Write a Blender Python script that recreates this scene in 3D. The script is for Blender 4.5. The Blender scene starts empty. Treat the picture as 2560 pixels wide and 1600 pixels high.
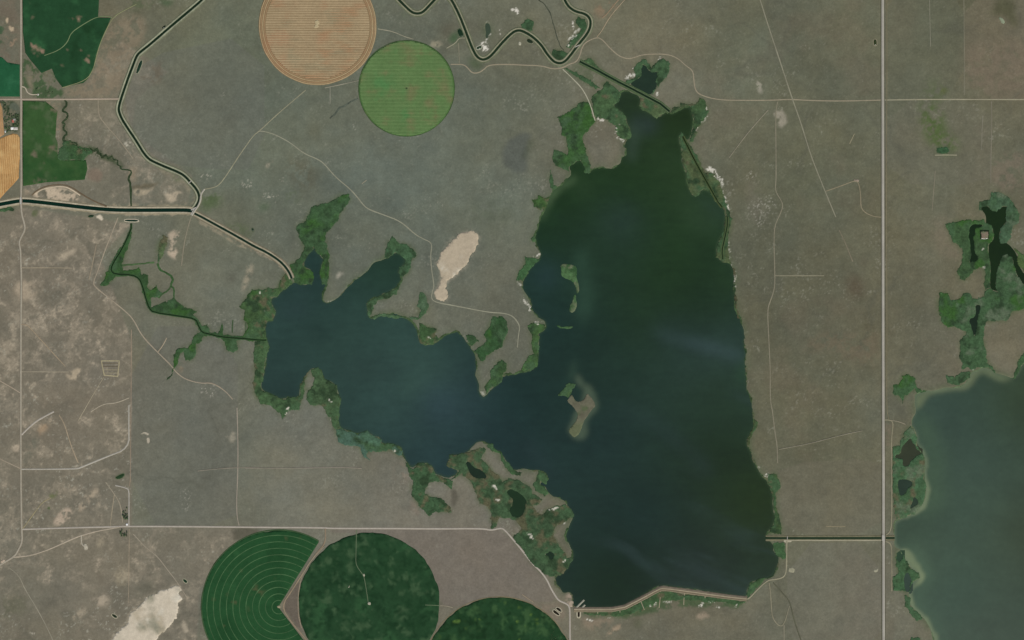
import bpy, math, random
import numpy as np
from mathutils import Vector
from mathutils.geometry import delaunay_2d_cdt

random.seed(7)
S = bpy.context.scene
COL = S.collection
PX = 2.25                                  # metres per pixel of the survey grid used below

# ------------------------------------------------------------------ camera, sky, sun, exposure
cam = bpy.data.cameras.new("camera"); cam_o = bpy.data.objects.new("camera", cam); COL.objects.link(cam_o)
cam_o.location = (0, 0, 8000); cam_o.rotation_euler = (0, 0, 0)
cam.sensor_width = 36; cam.lens = 36 * 8000 / (2560 * PX); cam.clip_start = 100; cam.clip_end = 60000
S.camera = cam_o
SUN_EL, SUN_AZ = math.radians(52), math.radians(150)       # from the south-south-east
world = bpy.data.worlds.new("World"); S.world = world; world.use_nodes = True
wn = world.node_tree; wn.nodes.clear()
sky = wn.nodes.new("ShaderNodeTexSky"); sky.sky_type = 'NISHITA'; sky.sun_disc = False
sky.sun_elevation = SUN_EL; sky.sun_rotation = SUN_AZ
bg = wn.nodes.new("ShaderNodeBackground"); bg.inputs[1].default_value = 0.09
wo = wn.nodes.new("ShaderNodeOutputWorld")
wn.links.new(sky.outputs[0], bg.inputs[0]); wn.links.new(bg.outputs[0], wo.inputs[0])
sl = bpy.data.lights.new("sun", 'SUN'); sl.energy = 3.4; sl.angle = math.radians(0.5); sl.color = (1, 0.955, 0.89)
so = bpy.data.objects.new("sun", sl); COL.objects.link(so)
sd = Vector((math.sin(SUN_AZ) * math.cos(SUN_EL), math.cos(SUN_AZ) * math.cos(SUN_EL), math.sin(SUN_EL)))
so.rotation_euler = sd.to_track_quat('Z', 'Y').to_euler(); so.location = sd * 3000
S.view_settings.view_transform = 'Standard'; S.view_settings.look = 'None'
S.view_settings.exposure = 0; S.view_settings.gamma = 1
KR, KG, KB = 1.10, 1.10, 1.12              # how bright a white sheet is under this daylight

# ------------------------------------------------------------------ small maths
def T(c, r, s):
    """points read off one 640x400 map sheet (column c, row r)"""
    v = [float(q) for q in s.replace(',', ' ').split()]
    return [(640 * c + v[i] / 3.78, 400 * r + v[i + 1] / 3.78) for i in range(0, len(v), 2)]
def Z(ox, oy, s, k=3.78):
    v = [float(q) for q in s.replace(',', ' ').split()]
    return [(ox + v[i] / k, oy + v[i + 1] / k) for i in range(0, len(v), 2)]
def W(pts): return np.array([((x - 1280) * PX, (800 - y) * PX) for x, y in pts], float)
def lin(c):
    c = np.asarray(c, float) / 255.0
    return np.where(c <= 0.04045, c / 12.92, ((c + 0.055) / 1.055) ** 2.4)
KV = np.array([KR, KG, KB])
def albw(c): return np.maximum(lin(c) - np.array([.0065, .0075, .0095]), .0025) / KV    # body colour of water without its sky mirror
def alb(c): return lin(c) / KV             # reflectance of a surface seen with that colour
class Noise:
    def __init__(s, seed): s.t = np.random.default_rng(seed).random((256, 256))
    def at(s, x, y):
        x0 = np.floor(x).astype(int); y0 = np.floor(y).astype(int); fx = x - x0; fy = y - y0
        fx = fx * fx * (3 - 2 * fx); fy = fy * fy * (3 - 2 * fy)
        a = s.t[x0 & 255, y0 & 255]; b = s.t[(x0 + 1) & 255, y0 & 255]; c = s.t[x0 & 255, (y0 + 1) & 255]; d = s.t[(x0 + 1) & 255, (y0 + 1) & 255]
        return (a + (b - a) * fx) * (1 - fy) + (c + (d - c) * fx) * fy
    def fbm(s, x, y, lam, n=4, g=0.55):
        x = np.asarray(x, float) / lam; y = np.asarray(y, float) / lam; o = 0.0; a = 1.0; t = 0.0
        for i in range(n):
            o = o + a * (s.at(x + 17.3 * i, y - 9.1 * i) - 0.5) * 2; t += a; a *= g
            x, y = 2.03 * (x * 0.8 - y * 0.6), 2.03 * (x * 0.6 + y * 0.8)
        return o / t
N1, N2, N3, N4, N5 = [Noise(k) for k in (11, 22, 33, 44, 55)]
def sstep(a, b, x):
    t = np.clip((x - a) / (b - a), 0, 1); return t * t * (3 - 2 * t)
def resample(P, step, closed=False):
    P = np.asarray(P, float); Q = np.vstack([P, P[:1]]) if closed else P
    out = []
    for i in range(len(Q) - 1):
        n = max(1, int(math.hypot(*(Q[i + 1] - Q[i])) / step + 0.5))
        for k in range(n): out.append(Q[i] + (Q[i + 1] - Q[i]) * k / n)
    if not closed: out.append(Q[-1])
    return np.array(out)
def smooth(P, it=2, closed=False):
    P = np.asarray(P, float)
    for _ in range(it):
        if closed:
            Q = np.roll(P, -1, 0); R = np.empty((2 * len(P), 2)); R[0::2] = .75 * P + .25 * Q; R[1::2] = .25 * P + .75 * Q; P = R
        else:
            R = [P[0]]
            for i in range(len(P) - 1): R += [.75 * P[i] + .25 * P[i + 1], .25 * P[i] + .75 * P[i + 1]]
            R.append(P[-1]); P = np.array(R)
    return P
def rough(P, amp=5.0, lam=45.0, step=9.0, sm=1, oc=4, g=.62):
    P = resample(smooth(P, sm, True), step, True)
    dx = N4.fbm(P[:, 0], P[:, 1], lam, oc, g); dy = N5.fbm(P[:, 0] + 500, P[:, 1], lam, oc, g)
    return P + np.stack([dx, dy], 1) * amp * 2
def inside(P, x, y):
    r = np.zeros(np.shape(x), bool); n = len(P); j = n - 1
    for i in range(n):
        xi, yi = P[i]; xj, yj = P[j]
        if yi != yj:
            c = ((yi > y) != (yj > y)) & (x < (xj - xi) * (y - yi) / (yj - yi) + xi); r ^= c
        j = i
    return r

# ------------------------------------------------------------------ the grid the land is modelled on
CE = 5.0
GX = np.arange(-3180, 3180.1, CE); GY = np.arange(-2100, 2100.1, CE)
NX, NY = len(GX), len(GY)
XX, YY = np.meshgrid(GX, GY)
def raster(P, ss=2, GX=GX, GY=GY):
    """coverage 0..1 of polygon P on the grid (scan lines, ss x ss samples)"""
    NX, NY = len(GX), len(GY); m = np.zeros((NY, NX)); A = np.asarray(P); B = np.roll(A, -1, 0)
    y0 = max(0, int((A[:, 1].min() - GY[0]) / CE) - 1); y1 = min(NY - 1, int((A[:, 1].max() - GY[0]) / CE) + 2)
    offs = (np.arange(ss) + .5) / ss - .5
    xs = (GX[:, None] + offs[None] * CE).ravel()
    for r in range(y0, y1 + 1):
        acc = np.zeros(NX)
        for o in offs:
            y = GY[r] + o * CE
            k = (A[:, 1] > y) != (B[:, 1] > y)
            if not k.any(): continue
            xc = np.sort(A[k, 0] + (y - A[k, 1]) * (B[k, 0] - A[k, 0]) / (B[k, 1] - A[k, 1]))
            acc += (np.searchsorted(xc, xs) % 2).reshape(NX, ss).mean(1)
        m[r] = acc / ss
    return m
def blur(m, r, it=2):
    for _ in range(it):
        for ax in (0, 1):
            p = np.pad(m, [(r + 1, r) if a == ax else (0, 0) for a in (0, 1)], mode='edge')
            c = np.cumsum(p, ax); n = m.shape[ax]
            m = (np.take(c, np.arange(2 * r + 1, 2 * r + 1 + n), ax) - np.take(c, np.arange(0, n), ax)) / (2 * r + 1)
    return m

# ------------------------------------------------------------------ outlines of the water
LAKE = (T(1,1,"340,1160 375,1155 410,1175 525,1170 540,1120 540,1070 515,1035 470,1020 440,990 470,930 500,890 530,850 548,815 565,860 600,900 645,940 620,980 605,1040 615,1100 630,1165 665,1180 640,1230 615,1290 620,1330 650,1355 700,1345 740,1325 790,1280 850,1215 930,1150 1000,1090 1080,1010 1140,960 1200,945 1260,920 1310,868 1350,885 1385,925 1415,940 1400,990 1360,1010 1345,1060 1370,1100 1365,1150 1330,1205 1270,1240 1200,1270 1130,1295 1080,1320 1050,1340 1045,1390 1060,1450 1075,1490 1090,1500 1140,1480 1200,1455 1280,1450 1350,1460 1400,1490 1440,1510")
 + T(1,2,"1450,10 1500,50 1530,100 1535,170 1550,215 1600,235 1660,235 1720,205 1760,170 1810,135 1880,110 1930,130 1970,175 2010,230 2040,280 2075,340 2090,400 2080,460 2070,510 2095,560 2110,620 2110,690 2140,745 2165,735 2180,700 2240,640 2310,590 2290,540 2380,520 2419,515")
 + T(2,2,"40,510 100,490 180,475 235,440 240,390 250,330 255,260 255,180 245,125 290,100 320,55 310,10")
 + T(2,1,"275,1500 230,1465 190,1420 180,1340 140,1270 100,1220 95,1160 105,1140 140,1090 165,1030 210,975 265,935 270,890 245,835 225,780 215,730 235,680 245,620 275,550 300,490 330,420 360,330 390,280 430,260 480,225 530,170 560,120 535,60 600,20 650,5 690,60 690,120 730,125 740,95 850,75 960,85 1000,55 1030,20")
 + T(2,0,"1030,1485 1080,1460 1085,1400 1050,1390 1070,1340 1110,1300 1125,1250 1100,1180 1070,1120 1040,1060 1000,1030 960,1000 1000,960 1015,900 1040,860 1100,862 1150,880 1190,905 1210,940 1205,1000 1220,1030 1270,1050 1330,1085 1370,1105 1430,1080 1460,1052 1500,1085 1540,1055 1600,1030 1650,1003 1690,1003 1690,1080 1720,1130 1710,1200 1690,1290 1670,1330 1640,1310 1610,1270 1595,1235 1580,1290 1575,1320 1600,1400 1600,1460 1595,1510")
 + T(2,1,"1610,40 1640,100 1645,180 1660,250 1690,310 1720,340 1765,330 1780,290 1810,270 1860,285 1900,340 1950,410 2005,455 2025,520 2005,600 2000,680 1965,750 1940,830 1930,920 1990,965 2030,965 2060,990 2090,1040 2095,1120 2090,1200 2095,1290 2100,1380 2120,1440 2145,1490")
 + T(2,2,"2150,0 2185,70 2190,150 2195,230 2205,320 2205,400 2205,500 2210,580 2225,680 2255,740 2275,820 2280,900 2285,960 2270,1030 2240,1090 2215,1140 2225,1190 2250,1240 2270,1310 2300,1370 2340,1430 2380,1490")
 + T(3,3,"0,20 25,70 40,130 45,200 45,280 68,340 50,420 20,470 -15,515 -25,545 10,575 45,610 50,670 100,720 95,800 60,860 40,900 10,925")
 + T(2,3,"2400,930 2330,935 2260,970 2230,1030 2212,1108 2050,1085 1850,1055 1650,1020 1430,995 1390,1000 1300,1050 1200,1110 1100,1160 1020,1200 900,1205 700,1205 600,1205 575,1170 570,1100 555,1060 520,1060 490,1065 450,1035 420,990 400,940 410,905 470,890 530,830 575,750 575,690 560,640 540,600 520,570 510,520 530,450 550,400 585,350 570,310 530,250 520,205 470,180 400,150 350,125 325,90 320,60 270,55 255,35 300,20 335,15 340,0")
 + T(2,2,"345,1500 330,1460 280,1425 220,1420 150,1400 100,1405 60,1420 10,1415")
 + T(1,2,"2410,1390 2380,1350 2350,1300 2310,1240 2250,1210 2200,1160 2130,1135 2080,1165 2040,1210 1990,1250 1900,1275 1835,1270 1830,1310 1805,1370 1830,1385 1870,1400 1915,1430 1880,1470 1800,1495 1750,1475 1690,1465 1680,1400 1650,1370 1600,1355 1530,1355 1490,1400 1460,1385 1420,1330 1385,1290 1380,1220 1340,1190 1290,1175 1240,1160 1215,1175 1175,1155 1185,1120 1130,1105 1090,1080 1050,1040 1010,1060 950,1085 900,1055 850,1040 800,1025 790,990 780,960 780,880 800,790 800,730 775,680 770,620 735,595 680,570 630,535 620,480 585,445 515,460 490,500 460,540 430,590 415,660 405,735 320,735 250,745 200,730 130,695 60,660 40,620 60,570 75,490 85,420 100,330 120,270 115,215 100,190 95,150 85,100 80,30 100,12 150,8")
 + T(1,1,"160,1500 185,1440 175,1415 150,1370 145,1330 160,1300 205,1295 235,1240 290,1200 330,1170"))
EAST = (T(3,2,"1400,700 1450,680 1510,668 1560,672 1640,645 1700,640 1800,635 1880,590 1905,540 1930,490 1990,482 2020,442 2080,452 2150,505 2220,520 2290,550 2340,545 2390,440 2419,405")
 + [(2600,890),(2900,860),(3050,1200),(3000,1750),(2420,1760),(2350,1650)]
 + T(3,3,"1570,1512 1545,1420 1520,1370 1480,1320 1410,1250 1350,1190 1335,1120 1335,1060 1345,1000 1380,960 1430,930 1430,880 1390,860 1340,820 1300,760 1270,700 1245,640 1205,640 1195,560 1195,480 1195,390 1240,375 1300,345 1370,320 1430,260 1480,190 1495,100 1485,0")
 + T(3,2,"1480,1500 1480,1350 1470,1270 1430,1230 1400,1180 1410,1120 1390,1050 1350,1000 1370,930 1400,880 1390,800 1390,720"))
PONDS = {   # outline, label
 'north': (T(2,0,"1215,620 1240,608 1270,630 1280,660 1320,685 1385,680 1375,730 1360,770 1370,820 1330,850 1320,890 1270,885 1200,845 1130,805 1110,795 1150,765 1200,740 1225,700 1215,650"), "dark pond north of the straight canal dike at the lake's top"),
 'marshA': (T(3,1,"2020,470 2000,455 2070,430 2100,470 2150,482 2200,455 2220,440 2265,440 2250,500 2255,570 2235,610 2200,640 2180,720 2200,780 2250,780 2310,830 2350,890 2370,1000 2410,1070 2500,1120 2500,1230 2400,1160 2370,1110 2330,1020 2310,930 2270,900 2230,900 2200,950 2175,1020 2170,1070 2150,1110 2150,1200 2175,1245 2130,1230 2100,1210 2095,1100 2110,1030 2090,930 2085,850 2090,790 2130,760 2130,680 2115,625 2060,610 2065,540 2045,500"), "forked black pond winding through the marsh east of the highway"),
 'marshB': (T(3,1,"1910,630 1950,603 2000,610 2045,622 2000,640 1960,640 1950,680 1965,692 1935,730 1945,800 1950,880 1982,910 1972,960 1930,960 1897,972 1920,910 1910,820 1902,740 1897,680"), "narrow black channel pond beside the square islet in the eastern marsh"),
 'marshC': (T(3,1,"1950,1368 2008,1370 2000,1440 1985,1470 1975,1512") + T(3,2,"1978,20 1972,80 1957,140 1945,160 1930,80 1905,30 1908,0") + T(3,1,"1910,1500 1960,1480 1968,1420"), "thin tapering pond in the southern arm of the eastern marsh"),
 'shoreD': (T(3,2,"1350,1105 1365,1160 1390,1180 1400,1220 1455,1250 1400,1290 1350,1330 1340,1370 1290,1385 1265,1360 1275,1320 1240,1305 1200,1305 1210,1275 1255,1270 1260,1200 1310,1150"), "ragged dark pond in reeds between highway and eastern lake, the larger one"),
 'shoreE': (T(3,3,"1230,0 1280,-12 1330,0 1370,20 1350,60 1320,80 1290,140 1250,147 1235,120 1230,50"), "compact dark pond in reeds just south of the ragged shore pond"),
 'shoreF': (T(3,3,"1375,150 1395,165 1422,200 1410,232 1370,250 1350,277 1343,245 1368,215"), "tiny dark inlet among reeds on the eastern lake's bulging spit"),
 'shoreG': (T(3,3,"1222,680 1250,668 1283,700 1262,762 1240,777 1212,740"), "small dark lagoon south of the highway canal, behind a sand spit"),
 'shoreH': (T(3,3,"1300,880 1330,868 1342,930 1357,940 1342,980 1342,1040 1325,1064 1298,1045 1283,1000 1283,950"), "long dark lagoon behind the tan point of the eastern lake"),
 'midI': (T(1,2,"1980,1338 2010,1335 2050,1390 2130,1420 2170,1460 2180,1497 2120,1492 2060,1497 2018,1450 1998,1390"), "slanting dark pool in reeds south of the lake's middle spit"),
 'midJ': (T(1,3,"2400,85 2362,112 2400,158") + T(2,3,"8,180 8,240 -20,268 -22,300 0,342 20,350 70,350 107,312 128,262 134,190 112,152 60,118 10,92"), "largest dark pool in the reeds west of the main lake's lower bay"),
 'midK': (T(2,3,"305,708 340,690 355,668 392,690 402,716 382,748 352,748 342,718"), "small star-shaped pool in the marsh beside the dam road"),
 'northP': (T(1,0,"2160,225 2200,213 2218,262 2217,312 2197,332 2192,365 2172,362 2178,300"), "slim dark pool ringed by white salt crust inside the canal bend"),
}
lake_w = rough(W(LAKE), 5.5, 40, 5, 1, 5, .68)
dam_edge = W(T(2,3,"2212,1108 600,1205"))
east_w = rough(W(EAST), 3.5, 60, 9)
pond_w = {k: rough(W(v[0]), 3.0, 26, 6) for k, v in PONDS.items()}
mLake = raster(lake_w); mEast = raster(east_w)
mPond = {k: raster(p) for k, p in pond_w.items()}
ISL = {
 'a': (T(2,1,"455,985 540,982 600,1000 618,1050 607,1110 628,1180 636,1250 610,1265 600,1190 560,1140 500,1118 460,1092 465,1040"), "green hooked islet in the main lake, northernmost of its chain"),
 'b': (T(2,1,"588,1268 605,1278 612,1350 603,1420 562,1443 538,1420 545,1380 575,1340"), "small green islet just south of the hooked islet in the lake"),
 'c': (T(2,2,"415,48 450,55 480,68 540,55 578,62 560,85 530,84 480,80 440,72"), "sliver of an islet, smallest in the main lake's chain"),
 'd': (T(2,2,"515,765 540,735 565,700 580,735 600,762 650,775 690,735 702,688 750,735 790,800 760,850 725,885 700,930 670,975 655,1030 630,1080 590,1110 560,1095 530,1040 560,1015 600,960 625,915 605,850 560,800"), "bare brown Y-shaped island in the main lake with pale shoals"),
}
isl_w = {k: rough(W(v[0]), 2.5, 22, 6) for k, v in ISL.items()}
mIsl = np.zeros((NY, NX))
for k, p in isl_w.items(): mIsl = np.maximum(mIsl, raster(p))
mWet = np.maximum(mLake, mEast)
for m in mPond.values(): mWet = np.maximum(mWet, m)

# ------------------------------------------------------------------ the shape of the land
H = 1.1 + 1.3 * (N1.fbm(XX, YY, 900, 3) * .5 + .5) + 0.25 * (N2.fbm(XX, YY, 140, 3) * .5 + .5)
mb = blur(mWet, 1, 1)
H = H * np.clip(1 - mb * 1.25, 0, 1) - 3.0 * sstep(0.35, 1.0, mb) - 4 * sstep(.6, 1, blur(mWet, 12, 2))
H = np.where(mb > .02, np.minimum(H, 2.0 * (0.5 - mb) * 1.6 + 0.02), H)
def hz(x, y, lo=0.12):
    u = np.clip((np.asarray(x, float) - GX[0]) / CE, 0, NX - 1.001); v = np.clip((np.asarray(y, float) - GY[0]) / CE, 0, NY - 1.001)
    i = u.astype(int); j = v.astype(int); fu = u - i; fv = v - j
    h = (H[j, i] * (1 - fu) + H[j, i + 1] * fu) * (1 - fv) + (H[j + 1, i] * (1 - fu) + H[j + 1, i + 1] * fu) * fv
    return np.maximum(h, lo)

# ------------------------------------------------------------------ materials
def mat_attr(name, rough_=0.9, amp=0.18, scales=(4.0, 22.0), bump=0.4, bscale=3.0, spec=0.04, ior=1.5):
    """reflectance from the surface's own colour layer, broken up by fine grain"""
    m = bpy.data.materials.new(name); m.use_nodes = True; t = m.node_tree; n = t.nodes; l = t.links
    b = n['Principled BSDF']; b.inputs['Roughness'].default_value = rough_; b.inputs['Specular IOR Level'].default_value = spec; b.inputs['IOR'].default_value = ior
    a = n.new('ShaderNodeVertexColor'); a.layer_name = 'tint'
    g = n.new('ShaderNodeNewGeometry'); fac = None
    for k, s in enumerate(scales):
        z = n.new('ShaderNodeTexNoise'); z.inputs['Scale'].default_value = 1.0 / s; z.inputs['Detail'].default_value = 5; z.inputs['Roughness'].default_value = .62
        l.new(g.outputs['Position'], z.inputs['Vector'])
        r = n.new('ShaderNodeMapRange'); r.inputs[1].default_value = .3; r.inputs[2].default_value = .7
        r.inputs[3].default_value = 1 - amp; r.inputs[4].default_value = 1 + amp; l.new(z.outputs['Fac'], r.inputs[0])
        if fac is None: fac = r.outputs[0]
        else:
            q = n.new('ShaderNodeMath'); q.operation = 'MULTIPLY'; l.new(fac, q.inputs[0]); l.new(r.outputs[0], q.inputs[1]); fac = q.outputs[0]
    v = n.new('ShaderNodeVectorMath'); v.operation = 'SCALE'; l.new(a.outputs['Color'], v.inputs[0]); l.new(fac, v.inputs['Scale'])
    l.new(v.outputs[0], b.inputs['Base Color'])
    if bump:
        z = n.new('ShaderNodeTexNoise'); z.inputs['Scale'].default_value = 1.0 / bscale; z.inputs['Detail'].default_value = 4
        l.new(g.outputs['Position'], z.inputs['Vector'])
        u = n.new('ShaderNodeBump'); u.inputs['Strength'].default_value = bump; u.inputs['Distance'].default_value = .5
        l.new(z.outputs['Fac'], u.inputs['Height']); l.new(u.outputs['Normal'], b.inputs['Normal'])
    return m
def mat_plain(name, rgb, rough_=.8, amp=.12, s=3.0, metal=0):
    m = bpy.data.materials.new(name); m.use_nodes = True; t = m.node_tree; n = t.nodes; l = t.links
    b = n['Principled BSDF']; b.inputs['Roughness'].default_value = rough_; b.inputs['Metallic'].default_value = metal
    c = alb(rgb); z = n.new('ShaderNodeTexNoise'); z.inputs['Scale'].default_value = 1 / s; z.inputs['Detail'].default_value = 4
    g = n.new('ShaderNodeNewGeometry'); l.new(g.outputs['Position'], z.inputs['Vector'])
    r = n.new('ShaderNodeValToRGB'); r.color_ramp.elements[0].position = .3; r.color_ramp.elements[1].position = .7
    r.color_ramp.elements[0].color = (*(c * (1 - amp)), 1); r.color_ramp.elements[1].color = (*(c * (1 + amp)), 1)
    l.new(z.outputs['Fac'], r.inputs[0]); l.new(r.outputs[0], b.inputs['Base Color'])
    return m
M = {
 'ground': mat_attr('prairie_grass_and_soil', .95, .10, (4.0, 13.0, 45.0), .35, 4),
 'reed': mat_attr('reeds_and_sedges', .85, .22, (4.0, 9.0, 24.0), .8, 5),
 'crop': mat_attr('crop_canopy', .85, .09, (4.0, 20.0), .4, 3),
 'stubble': mat_attr('cut_straw', .95, .10, (3.0, 12.0), .5, 2.5),
 'gravel': mat_attr('gravel_surface', .95, .10, (2.5, 15.0), .3, 1.5),
 'asphalt': mat_attr('worn_pale_asphalt', .8, .05, (5.0, 40.0), .1, 1.0),
 'salt': mat_attr('salt_crust_and_dry_mud', .95, .10, (5.0, 25.0), .3, 4),
 'bank': mat_attr('canal_bank_earth', .95, .14, (3.0, 14.0), .4, 3),
 'water': mat_attr('turbid_lake_water', .22, .05, (30.0, 140.0), .05, 9, .5, 1.33),
 'canalw': mat_attr('dark_canal_water', .2, .05, (10.0, 60.0), .05, 6, .5, 1.33),
 'leaf': mat_plain('leaves', (76, 98, 60), .7, .35, 2.0),
 'shrub': mat_plain('shrub_leaves', (84, 96, 62), .75, .35, 2.0),
 'bark': mat_plain('bark', (92, 80, 66), .9, .2, .5),
 'white': mat_plain('white_metal_sheet', (232, 230, 224), .5, .05, 4),
 'palewall': mat_plain('pale_siding', (190, 184, 172), .8, .08, 1),
 'redroof': mat_plain('red_shingles', (176, 92, 78), .8, .15, 1),
 'greyroof': mat_plain('grey_shingles', (150, 148, 140), .8, .15, 1),
 'concrete': mat_plain('weathered_concrete', (168, 164, 152), .85, .12, 2),
 'dark': mat_plain('dark_painted_steel', (60, 64, 62), .6, .1, 1),
 'glass': mat_plain('window_glass', (50, 58, 64), .1, .05, 1),
}
# ------------------------------------------------------------------ object makers
def tag(o, label=None, cat=None, group=None, kind=None):
    if label: o['label'] = label
    if cat: o['category'] = cat
    if group: o['group'] = group
    if kind: o['kind'] = kind
    return o
def mesh_obj(name, verts, faces, mat, tint=None, parent=None, smooth_=False):
    me = bpy.data.meshes.new(name); verts = np.asarray(verts, float)
    if isinstance(faces, np.ndarray):
        k = faces.shape[1]; me.vertices.add(len(verts)); me.vertices.foreach_set('co', verts.ravel().astype(np.float32))
        me.loops.add(faces.size); me.loops.foreach_set('vertex_index', faces.ravel().astype(np.int32))
        me.polygons.add(len(faces)); me.polygons.foreach_set('loop_start', np.arange(0, faces.size, k, dtype=np.int32))
        me.update(calc_edges=True)
    else:
        me.from_pydata([tuple(v) for v in verts], [], faces)
    if tint is not None:
        ca = me.color_attributes.new('tint', 'FLOAT_COLOR', 'POINT')
        c4 = np.ones((len(verts), 4), np.float32); c4[:, :3] = np.clip(tint, .002, .9)
        ca.data.foreach_set('color', c4.ravel())
    if smooth_: me.polygons.foreach_set('use_smooth', np.ones(len(me.polygons), bool))
    me.materials.append(mat); me.update()
    o = bpy.data.objects.new(name, me); COL.objects.link(o)
    if parent: o.parent = parent
    return o
def empty(name, x, y, z=0.0):
    o = bpy.data.objects.new(name, None); COL.objects.link(o); o.location = (x, y, z); o.empty_display_size = 5
    return o
def under(o, parent):
    o.parent = parent; o.matrix_parent_inverse = Matrix_T(parent); return o
from mathutils import Matrix
def Matrix_T(p): return Matrix.Translation(-Vector(p.location))
def mottle(x, y, base, amp=.2, lam=40, cols=(), seed=0):
    """reflectance of a patch: base colour with drifting lighter and darker growth, plus blotches of other colours"""
    x = np.asarray(x) + 313 * seed; y = np.asarray(y) - 171 * seed
    c = np.repeat(alb(base)[None], len(x), 0) * (1 + amp * (N2.fbm(x, y, lam, 4, .6) * 1.6))[:, None]
    for i, (rgb, lam2, lo, hi) in enumerate(cols):
        f = sstep(lo, hi, N3.fbm(x + 700 * i, y + 90 * i, lam2, 4, .6))[:, None]; c = c * (1 - f) + alb(rgb)[None] * f
    return c
def patch(name, P, lift, mat, colour, bumpy=0.3, step=11.0, holes=(), parent=None, edge_round=6.0, base=None):
    """a raised sheet with the outline P (metres), standing `lift` over the ground, edges closed down to it"""
    P = np.asarray(P, float); rings = [P] + [np.asarray(h, float) for h in holes]
    pts = []; edges = []
    for R in rings:
        o = len(pts); pts += [tuple(p) for p in R]; edges += [(o + i, o + (i + 1) % len(R)) for i in range(len(R))]
    x0, y0 = P.min(0); x1, y1 = P.max(0)
    gx, gy = np.meshgrid(np.arange(x0, x1, step), np.arange(y0, y1, step))
    rg = np.random.default_rng(3); gx = (gx + rg.uniform(-.3, .3, gx.shape) * step).ravel(); gy = (gy + rg.uniform(-.3, .3, gy.shape) * step).ravel()
    k = inside(P, gx, gy)
    for h in rings[1:]: k &= ~inside(h, gx, gy)
    pts += list(zip(gx[k], gy[k]))
    vo, eo, fo, vi, _, _ = delaunay_2d_cdt([Vector(p) for p in pts], edges, [], 0, 1e-3)
    V = np.array([(v.x, v.y) for v in vo]); F = np.array([f for f in fo if len(f) == 3])
    c = V[F].mean(1); k = inside(P, c[:, 0], c[:, 1])
    for h in rings[1:]: k &= ~inside(h, c[:, 0], c[:, 1])
    F = F[k]
    a = V[F]; cr = (a[:, 1, 0] - a[:, 0, 0]) * (a[:, 2, 1] - a[:, 0, 1]) - (a[:, 1, 1] - a[:, 0, 1]) * (a[:, 2, 0] - a[:, 0, 0])
    F[cr < 0] = F[cr < 0][:, ::-1]
    g = hz(V[:, 0], V[:, 1])
    z = g + lift + bumpy * N4.fbm(V[:, 0], V[:, 1], 16, 3, .6)
    E = np.sort(np.vstack([F[:, [0, 1]], F[:, [1, 2]], F[:, [2, 0]]]), 1); D = np.vstack([F[:, [0, 1]], F[:, [1, 2]], F[:, [2, 0]]])
    u, idx, cnt = np.unique(E, axis=0, return_index=True, return_counts=True); B = D[idx[cnt == 1]]
    bv = np.unique(B); z[bv] = g[bv] + lift * .7
    mp = np.full(len(V), -1); mp[bv] = len(V) + np.arange(len(bv))
    VV = np.vstack([np.column_stack([V, z]), np.column_stack([V[bv], g[bv] - .6])])
    Q = np.vstack([np.column_stack([B[:, 1], B[:, 0], mp[B[:, 0]]]), np.column_stack([B[:, 1], mp[B[:, 0]], mp[B[:, 1]]])])
    col = colour(VV[:, 0], VV[:, 1])
    return mesh_obj(name, VV, np.vstack([F, Q]).astype(int), mat, col, parent)
CAN = []                                    # canal centre lines, so that roads climb over them
def over(x, y):
    h = hz(x, y, .3)
    for C, w in CAN:
        if (x.min() > C[:, 0].max() + w) or (x.max() < C[:, 0].min() - w) or (y.min() > C[:, 1].max() + w) or (y.max() < C[:, 1].min() - w): continue
        d = np.full(len(x), 1e9)
        for k in range(len(C)): d = np.minimum(d, np.hypot(x - C[k, 0], y - C[k, 1]))
        h = h + 2.6 * sstep(w + 16, w + 4, d)
    return h
def frame(P):
    t = np.gradient(P, axis=0); t /= np.maximum(np.hypot(t[:, 0], t[:, 1]), 1e-6)[:, None]
    return np.column_stack([-t[:, 1], t[:, 0]])
def strip(name, P, prof, mat, colour, parent=None, wob=0.0, hfun=hz, seed=0, closed=False):
    """sweep the cross-section prof [(offset, height)] along P"""
    P = np.asarray(P, float); nrm = frame(P)
    if closed:
        t = np.roll(P, -1, 0) - np.roll(P, 1, 0); t /= np.hypot(t[:, 0], t[:, 1])[:, None]; nrm = np.column_stack([-t[:, 1], t[:, 0]])
    h = hfun(P[:, 0], P[:, 1]); n, k = len(P), len(prof)
    w = 1 + wob * N1.fbm(P[:, 0] + 77 * seed, P[:, 1], 60, 3)
    V = np.zeros((n, k, 3)); mid = (prof[0][0] + prof[-1][0]) / 2
    for j, (o, dz) in enumerate(prof):
        oo = mid + (o - mid) * w; V[:, j, :2] = P + nrm * oo[:, None]; V[:, j, 2] = h + dz
    i = np.arange(n if closed else n - 1)[:, None]; j = np.arange(k - 1)[None]; i2 = (i + 1) % n
    F = np.stack([i * k + j, i * k + j + 1, i2 * k + j + 1, i2 * k + j], -1).reshape(-1, 4)[:, ::-1]
    V = V.reshape(-1, 3)
    return mesh_obj(name, V, F.astype(int), mat, colour(V[:, 0], V[:, 1]), parent)
def path(pts, step=14, sm=2): return resample(smooth(W(pts), sm), step)
def tint(rgb, amp=.1, lam=50, seed=0): return lambda x, y: mottle(x, y, rgb, amp, lam, (), seed)
def wtint(rgb, amp=.1, lam=50): return lambda x, y: mottle(x, y, (255, 255, 255), amp, lam) * KV * albw(rgb)

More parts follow.
